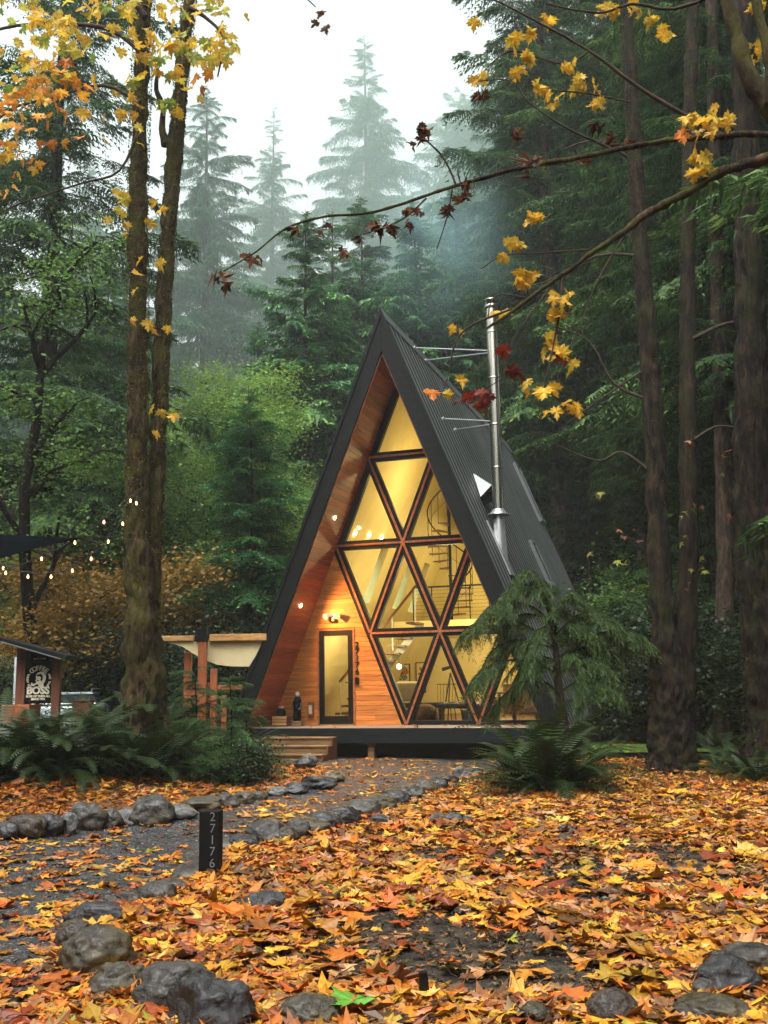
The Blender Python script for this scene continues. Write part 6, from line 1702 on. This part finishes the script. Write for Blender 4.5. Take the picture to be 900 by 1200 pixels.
# ---- string lights
def string(px_list, Y, label, sag=.0):
    pts = [at(x, y - 8, Y) for x, y in px_list]; o0_ = pts[0].copy()
    tt = thing('string_light', label, 'string lights', o0_)
    full = [at(px_list[0][0] - 18, px_list[0][1] - 12, Y)] + pts + [at(px_list[-1][0] + 14, px_list[-1][1] - 18, Y)]
    mb = MB()
    for A, B in zip(full[:-1], full[1:]):
        tq = np.linspace(0, 1, 6)[:, None]; C = A*(1-tq) + B*tq; C[:, 2] -= (.05*np.sin(np.pi*tq[:, 0])); mb.tube(C - o0_, .009, 5)
    mb.obj('cable', M['rubber'], tt)
    for q in pts:
        w = q - o0_
        mb = MB(); mb.lathe([(.0, .02), (.014, .02), (.016, -.05), (.0, -.05)], 10, 0, w); sk_ = mb.obj('socket', M['rubber'], tt)
        mb = MB(); mb.lathe([(.0, -.05), (.008, -.054), (.016, -.075), (.018, -.092), (.011, -.11), (0, -.115)], 12, 0, w); mb.obj('bulb', M['bulb'], sk_, smooth=True)
string([(4, 668), (33, 678), (60, 678), (85, 671), (107, 657), (127, 637), (144, 616), (160, 592)], 16.9, 'lowest string of warm bulbs rising towards the mossy maple')
string([(7, 673.5), (49, 657), (88, 638), (122, 614), (153, 589)], 16.6, 'upper string of warm bulbs passing over the amber vine maples')

# ---- low mossy slab by the forked tree
a = at(700, 888, 21.2); c = at(842, 888, 21.2)
bb = np.array([(a[0]+c[0])/2, 21.2, float(gz((a[0]+c[0])/2, 21.2))])
t = thing('mossy_slab', 'low dark slab with a bright green mossy top beside the forked tree', 'slab', bb, -.1)
W = (c[0]-a[0])/2; zt = at(770, 879, 21.2)[2] - bb[2]
rgm = np.random.default_rng(4)
MB().box2((-W, 0, -.1), (W, 1.9, zt)).obj('slab', M['black_paint'], t, bevel=.02)
mb = MB(); gx_, gy_ = np.meshgrid(np.linspace(-W-.03, W+.03, 70), np.linspace(-.03, 1.93, 40)); hh = zt + .012 + .03*np.clip(fbm(np.stack([gx_*2, gy_*2, gx_*0], -1), 6, 3)+.2, 0, 1)
edge = (np.abs(gx_) > W) | (gy_ < 0) | (gy_ > 1.9); hh = np.where(edge, zt - .04, hh)
i, j = np.meshgrid(np.arange(39), np.arange(69), indexing='ij'); mb.add(np.stack([gx_, gy_, hh], -1).reshape(-1, 3), np.stack([i*70+j, i*70+j+1, (i+1)*70+j+1, (i+1)*70+j], -1).reshape(-1, 4)); mb.obj('moss', M['moss'], t, smooth=True)

# ---- things on the deck beside the door
def dk_at(px, py=850): q = hpix(px, py, (0, 1, 0), -.35); return q[0]
def hthing(name, label, cat, u, v, z=0.0, rz=0.0): return thing(name, label, cat, from_h((u, v, z)), -HYAW + rz)
u = dk_at(332); t = hthing('crate', 'small striped wooden crate on the deck under the red capped figurine', 'crate', u, -.45)
for q in range(3): MB().box2((-.19, -.15, .03 + q*.075), (.19, -.135, .09 + q*.075), 0, [.6, .4, .55][q]).obj('slat', M['beam_wood'], t)
MB().box2((-.185, -.134, 0.005), (.185, .15, .235)).obj('box', M['brown_paint'], t)
u2 = dk_at(331); t = hthing('figurine', 'squat carved figurine with a red cap sitting on the striped crate', 'figurine', u2, -.42, .237)
mb = MB(); mb.lathe([(0, 0), (.10, .0), (.12, .06), (.10, .15), (.06, .19)], 16); mb.obj('body', M['black_metal'], t, smooth=True)
mb = MB(); mb.lathe([(0, .16), (.05, .17), (.072, .22), (.06, .27), (0, .29)], 16); mb.obj('head', M['cushion'], t, smooth=True)
mb = MB(); mb.lathe([(.078, .245), (.07, .29), (.04, .34), (0, .37)], 16); mb.obj('cap', M['red_fabric'], t, smooth=True)
u3 = dk_at(347.5); t = hthing('figurine', 'tall dark carved figurine with a pale head beside the entry door', 'figurine', u3, -.30)
MB().box2((-.11, -.1, 0.0), (.13, .1, .12)).obj('plinth', M['step_wood'], t, bevel=.01)
mb = MB(); mb.lathe([(0, .12), (.09, .12), (.10, .2), (.085, .45), (.105, .58), (.07, .68), (.035, .71)], 18); mb.obj('body', M['black_metal'], t, smooth=True)
mb = MB(); mb.lathe([(0, .69), (.045, .70), (.062, .75), (.05, .80), (0, .83)], 16); mb.obj('head', M['cushion'], t, smooth=True)
mb = MB()
for sx in (-1, 1): mb.tube([(sx*.09, 0, .58), (sx*.115, -.03, .45), (sx*.06, -.095, .38)], [.03, .026, .02], 8)
mb.tube([(-.02, -.1, .5), (.02, -.1, .5), (.0, -.1, .44)], .018, 6); mb.obj('arm', M['leather'], t, smooth=True)
u4 = dk_at(357.5, 833)
t = hthing('wall_box', 'small brown box fixed low on the cedar wall beside the door', 'enclosure', u4+.03, -.02, .22)  # brown box with a pale front panel
MB().box2((-.075, -.07, 0), (.075, .0, .34)).obj('frame', M['brown_paint'], t, bevel=.006); MB().box2((-.04, -.076, .06), (.04, -.071, .27)).obj('panel', M['cushion'], t)

# ---- furniture seen through the glass
def uin(px, v): return hpix(px, 800, (0, 1, 0), v)[0]
v = 6.0
for px0, px1, py0, py1, lab, kind in [(464, 481, 778, 803, 'colourful framed poster with orange and blue shapes on the back wall', 0), (487, 499.5, 776, 812, 'tall framed pale map print on the back wall', 1)]:
    A = hpix(px0, py0, (0, 1, 0), 9.17); B = hpix(px1, py1, (0, 1, 0), 9.17)
    t = hthing('framed_picture', lab, 'picture', (A[0]+B[0])/2, 9.17, B[2]); W2 = (B[0]-A[0])/2; H2 = A[2]-B[2]
    MB().box2((-W2, -.03, 0), (W2, .02, H2)).obj('frame', M['tread_wood'], t, bevel=.005)
    MB().box2((-W2+.04, -.034, .04), (W2-.04, -.0305, H2-.04)).obj('print', M['canvas'], t)
    rg = np.random.default_rng(int(px0)); mb = MB()
    cols = [(.5, .12, .03), (.1, .25, .3), (.5, .3, .05), (.06, .06, .08), (.2, .3, .1)]
    for q in range(16):
        x_, z_, r_ = rg.uniform(-W2+.13, W2-.13), rg.uniform(.13, H2-.13), rg.uniform(.025, .08 if kind else .11)
        cc = cols[rg.integers(0, 5)] if not kind else (.3, .22, .1)
        a_ = np.linspace(0, 6.283, 9)[:-1]; P_ = [(x_ + r_*math.cos(k_), z_ + r_*.8*math.sin(k_)) for k_ in a_]
        mb.prism(P_, -.0365 - q*.0004, -.0345, 1, 0, np.array(cc))
    mb.obj('artwork', mat_leaf('print_ink' + str(kind), None, None, 0, .6, .3, direct=True), t)
# lounge chair in cream with a dark frame
t = hthing('lounge_chair', 'cream upholstered lounge chair with a dark frame behind the glass', 'chair', uin(480, 2.2), 2.2, 0, .5)
MB().box((0, 0, .42), (.62, .6, .14)).obj('seat', M['leather'], t, bevel=.04)
mb = MB(); mb.box((0, .28, .78), (.62, .14, .52), 0, [[1, 0, 0], [0, .96, -.26], [0, .26, .96]]); mb.obj('backrest', M['cushion'], t, bevel=.05)
for sx in (-.28, .28):
    for sy in (-.26, .26): MB().tube([(sx*.9, sy*.9, .36), (sx*1.1, sy*1.1, 0)], .018, 8).obj('leg', M['leather'], t)
t = hthing('ottoman', 'black leather ottoman on a star base before the lounge chair', 'ottoman', uin(510, 1.4), 1.4)
MB().box((0, 0, .44), (.62, .46, .13)).obj('cushion', M['leather'], t, bevel=.045)
mb = MB(); mb.tube([(0, 0, .38), (0, 0, .12)], .025, 10)
for a_ in range(4): mb.tube([(0, 0, .12), (.26*math.cos(a_*1.57+.4), .26*math.sin(a_*1.57+.4), .02)], .016, 8)
mb.obj('base', M['leather'], t)
t = hthing('pouf', 'round woven brown pouf on the floor behind the glass', 'pouf', uin(497, 1.0), 1.0)
mb = MB(); mb.lathe([(0, 0), (.2, .0), (.29, .12), (.31, .25), (.26, .4), (.12, .47), (0, .48)], 24); mb.obj('pouf', M['wicker'], t, smooth=True)
t = hthing('wire_chair', 'dark wire chair standing between ottoman and tripod', 'chair', uin(520, 3.2), 3.2)
MB().box((0, 0, .45), (.5, .48, .05)).obj('seat', M['leather'], t, bevel=.02)
mb = MB()
for a_ in np.linspace(-.24, .24, 7): mb.tube([(a_, .22, .46), (a_*1.1, .30, .95)], .006, 5)
mb.tube([(-.27, .30, .95), (.27, .30, .95)], .01, 6); mb.obj('backrest', M['black_metal'], t)
for sx in (-.22, .22):
    for sy in (-.2, .2): MB().tube([(sx, sy, .44), (sx*1.15, sy*1.15, 0)], .012, 6).obj('leg', M['black_metal'], t)
t = hthing('tripod_telescope', 'black telescope on a tall slim tripod behind the glass', 'telescope', uin(528, 3.0), 3.0)
for a_ in range(3): MB().tube([(0, 0, 1.25), (.34*math.cos(a_*2.09+.5), .34*math.sin(a_*2.09+.5), 0)], .018, 8).obj('leg', M['leather'], t)
MB().tube([(-.22, 0, 1.34), (.22, 0, 1.46)], [.05, .035], 12).obj('tube', M['leather'], t)
t = hthing('bench', 'low black bench along the glass beside the pouf', 'bench', uin(538, .9), .9)
MB().box((0, 0, .42), (1.05, .42, .12)).obj('seat', M['leather'], t, bevel=.03)
for sx in (-.46, .46): MB().box((sx, 0, .18), (.05, .38, .36)).obj('leg', M['leather'], t, bevel=.01)
def table(label, u, v, wd, dp, hh, cat, nm):
    t = hthing(nm, label, cat, u, v)
    MB().box((0, 0, hh-.025), (wd, dp, .05), 0, None, .5).obj('tabletop' if cat == 'table' else 'seat', M['cedar_trim'], t, bevel=.006)
    for sx in (-1, 1):
        for sy in (-1, 1): MB().tube([(sx*(wd/2-.08), sy*(dp/2-.06), hh-.05), (sx*(wd/2-.03), sy*(dp/2-.03), 0)], [.035, .025], 8).obj('leg', M['cedar_trim'], t)
table('reddish wooden dining table lit through the glass behind the young cedar', 2.45, 1.15, 1.15, .75, .74, 'table', 'dining_table')
table('low reddish wooden bench drawn up before the dining table', 2.1, .5, .9, .3, .45, 'bench', 'dining_bench')
table('taller reddish stool at the far end of the dining table', 1.72, 1.3, .32, .32, .62, 'stool', 'stool')
# kitchen block and plants at the back
t = hthing('kitchen_counter', 'dark kitchen counter along the back wall', 'counter', 1.35, 8.7)
MB().box2((-.75, -.35, 0), (.75, .42, .88)).obj('cabinet', M['tread_wood'], t, bevel=.01); MB().box2((-.78, -.38, .882), (.78, .42, .92)).obj('worktop', M['leather'], t, bevel=.005)
pl = fern_mesh(77, 22, .6, 1.0)
for u, v, lab in [(1.28, .9, 'potted fern on the floor beside the dining table'), (1.5, 2.6, 'potted fern in the shade behind the dining stool')]:
    t = hthing('potted_plant', lab, 'plant', u, v)
    mb = MB(); mb.lathe([(0, 0), (.13, 0), (.18, .32), (.165, .32), (.15, .28), (0, .28)], 20); mb.obj('pot', M['concrete'], t, smooth=True)
    o = bpy.data.objects.new('foliage', pl); COL.objects.link(o); o.parent = t; o.location = (0, 0, .3)
# pendant lamp
t = hthing('pendant_lamp', 'small lit pendant lamp near the poster', 'lamp', uin(468, 5.0), 5.0, hpix(468, 784, (0, 1, 0), 5.0)[2])
mb = MB(); mb.lathe([(0, .0), (.05, .02), (.07, .07), (.05, .12), (0, .14)], 16); mb.obj('bulb', M['downlight'], t, smooth=True)
mb = MB(); mb.tube([(0, 0, .13), (0, 0, 2.45 - float(to_h(t.location)[2]))], .006, 6); mb.obj('cord', M['rubber'], t)

# ------------------------------------------------------------------ smoke and haze
def volume(name, lo, hi, label, cat, color, dens, noise=None, aniso=.2):
    o = MB().box2(lo, hi).obj(name, None, None)
    m = bpy.data.materials.new(name); m.use_nodes = True; nt = m.node_tree; nt.nodes.clear()
    out = nt.nodes.new('ShaderNodeOutputMaterial'); pv = nt.nodes.new('ShaderNodeVolumePrincipled')
    pv.inputs['Color'].default_value = rgba(color); pv.inputs['Density'].default_value = dens; pv.inputs['Anisotropy'].default_value = aniso
    nt.links.new(pv.outputs[0], out.inputs['Volume'])
    if noise:
        tc = nt.nodes.new('ShaderNodeTexCoord')
        n = N(nt, 'ShaderNodeTexNoise', Scale=noise, Detail=3, Distortion=.6); nt.links.new(tc.outputs['Object'], n.inputs['Vector'])
        # soft falloff towards the sides of the box
        mp = nt.nodes.new('ShaderNodeMapping'); nt.links.new(tc.outputs['Generated'], mp.inputs[0]); mp.inputs['Location'].default_value = (-1, -1, -1); mp.inputs['Scale'].default_value = (2, 2, 2)
        g = nt.nodes.new('ShaderNodeTexGradient'); g.gradient_type = 'QUADRATIC_SPHERE'; nt.links.new(mp.outputs[0], g.inputs[0])
        r = N(nt, 'ShaderNodeMapRange'); r.inputs['From Min'].default_value = .38; r.inputs['From Max'].default_value = .75; nt.links.new(n.outputs['Fac'], r.inputs['Value'])
        mu = N(nt, 'ShaderNodeMath', operation='MULTIPLY'); nt.links.new(r.outputs[0], mu.inputs[0]); nt.links.new(g.outputs['Fac'], mu.inputs[1])
        m2 = N(nt, 'ShaderNodeMath', operation='MULTIPLY'); nt.links.new(mu.outputs[0], m2.inputs[0]); m2.inputs[1].default_value = dens; nt.links.new(m2.outputs[0], pv.inputs['Density'])
        m.cycles.volume_step_rate = 4
    o.data.materials.clear(); o.data.materials.append(m)
    return tag(o, label, cat, kind='stuff')
MIST = .009
HAZE = 0.0008
volume('haze', (-75, -6, -2.2), (75, 150, 92), 'pale morning mist hanging between the trees', 'haze', (.90, .96, .95), HAZE)
# a soft bank of mist lying on the wooded hillside, thinning out towards the clearing and the ground
o = volume('mist', (-75, 41, 1), (75, 128, 91), 'bank of mist drifting over the wooded hillside behind the cabin', 'mist', (.78, .98, .90), .013)
nt = o.data.materials[0].node_tree; pv = next(n for n in nt.nodes if n.type == 'PRINCIPLED_VOLUME'); tc = nt.nodes.new('ShaderNodeTexCoord')
sx = nt.nodes.new('ShaderNodeSeparateXYZ'); nt.links.new(tc.outputs['Object'], sx.inputs[0])
fs = []
for ch, a, b_ in (('Y', 42, 80), ('Z', 2, 26), ('Y', 127, 112), ('Z', 90, 74)):
    r = N(nt, 'ShaderNodeMapRange', interpolation_type='SMOOTHSTEP'); r.inputs['From Min'].default_value = a; r.inputs['From Max'].default_value = b_
    nt.links.new(sx.outputs[ch], r.inputs['Value']); fs.append(r.outputs[0])
cur = fs[0]
for q in fs[1:]:
    mu = N(nt, 'ShaderNodeMath', operation='MULTIPLY'); nt.links.new(cur, mu.inputs[0]); nt.links.new(q, mu.inputs[1]); cur = mu.outputs[0]
mu = N(nt, 'ShaderNodeMath', operation='MULTIPLY'); nt.links.new(cur, mu.inputs[0]); mu.inputs[1].default_value = MIST; nt.links.new(mu.outputs[0], pv.inputs['Density'])
ct = from_h(ctop)
volume('smoke', (ct[0]-4.2, ct[1]-1.6, ct[2]-1.6), (ct[0]+1.8, ct[1]+2.6, ct[2]+5.8), 'thin bluish wood smoke drifting up from the chimney', 'smoke', (.55, .86, .92), .42, noise=.55)
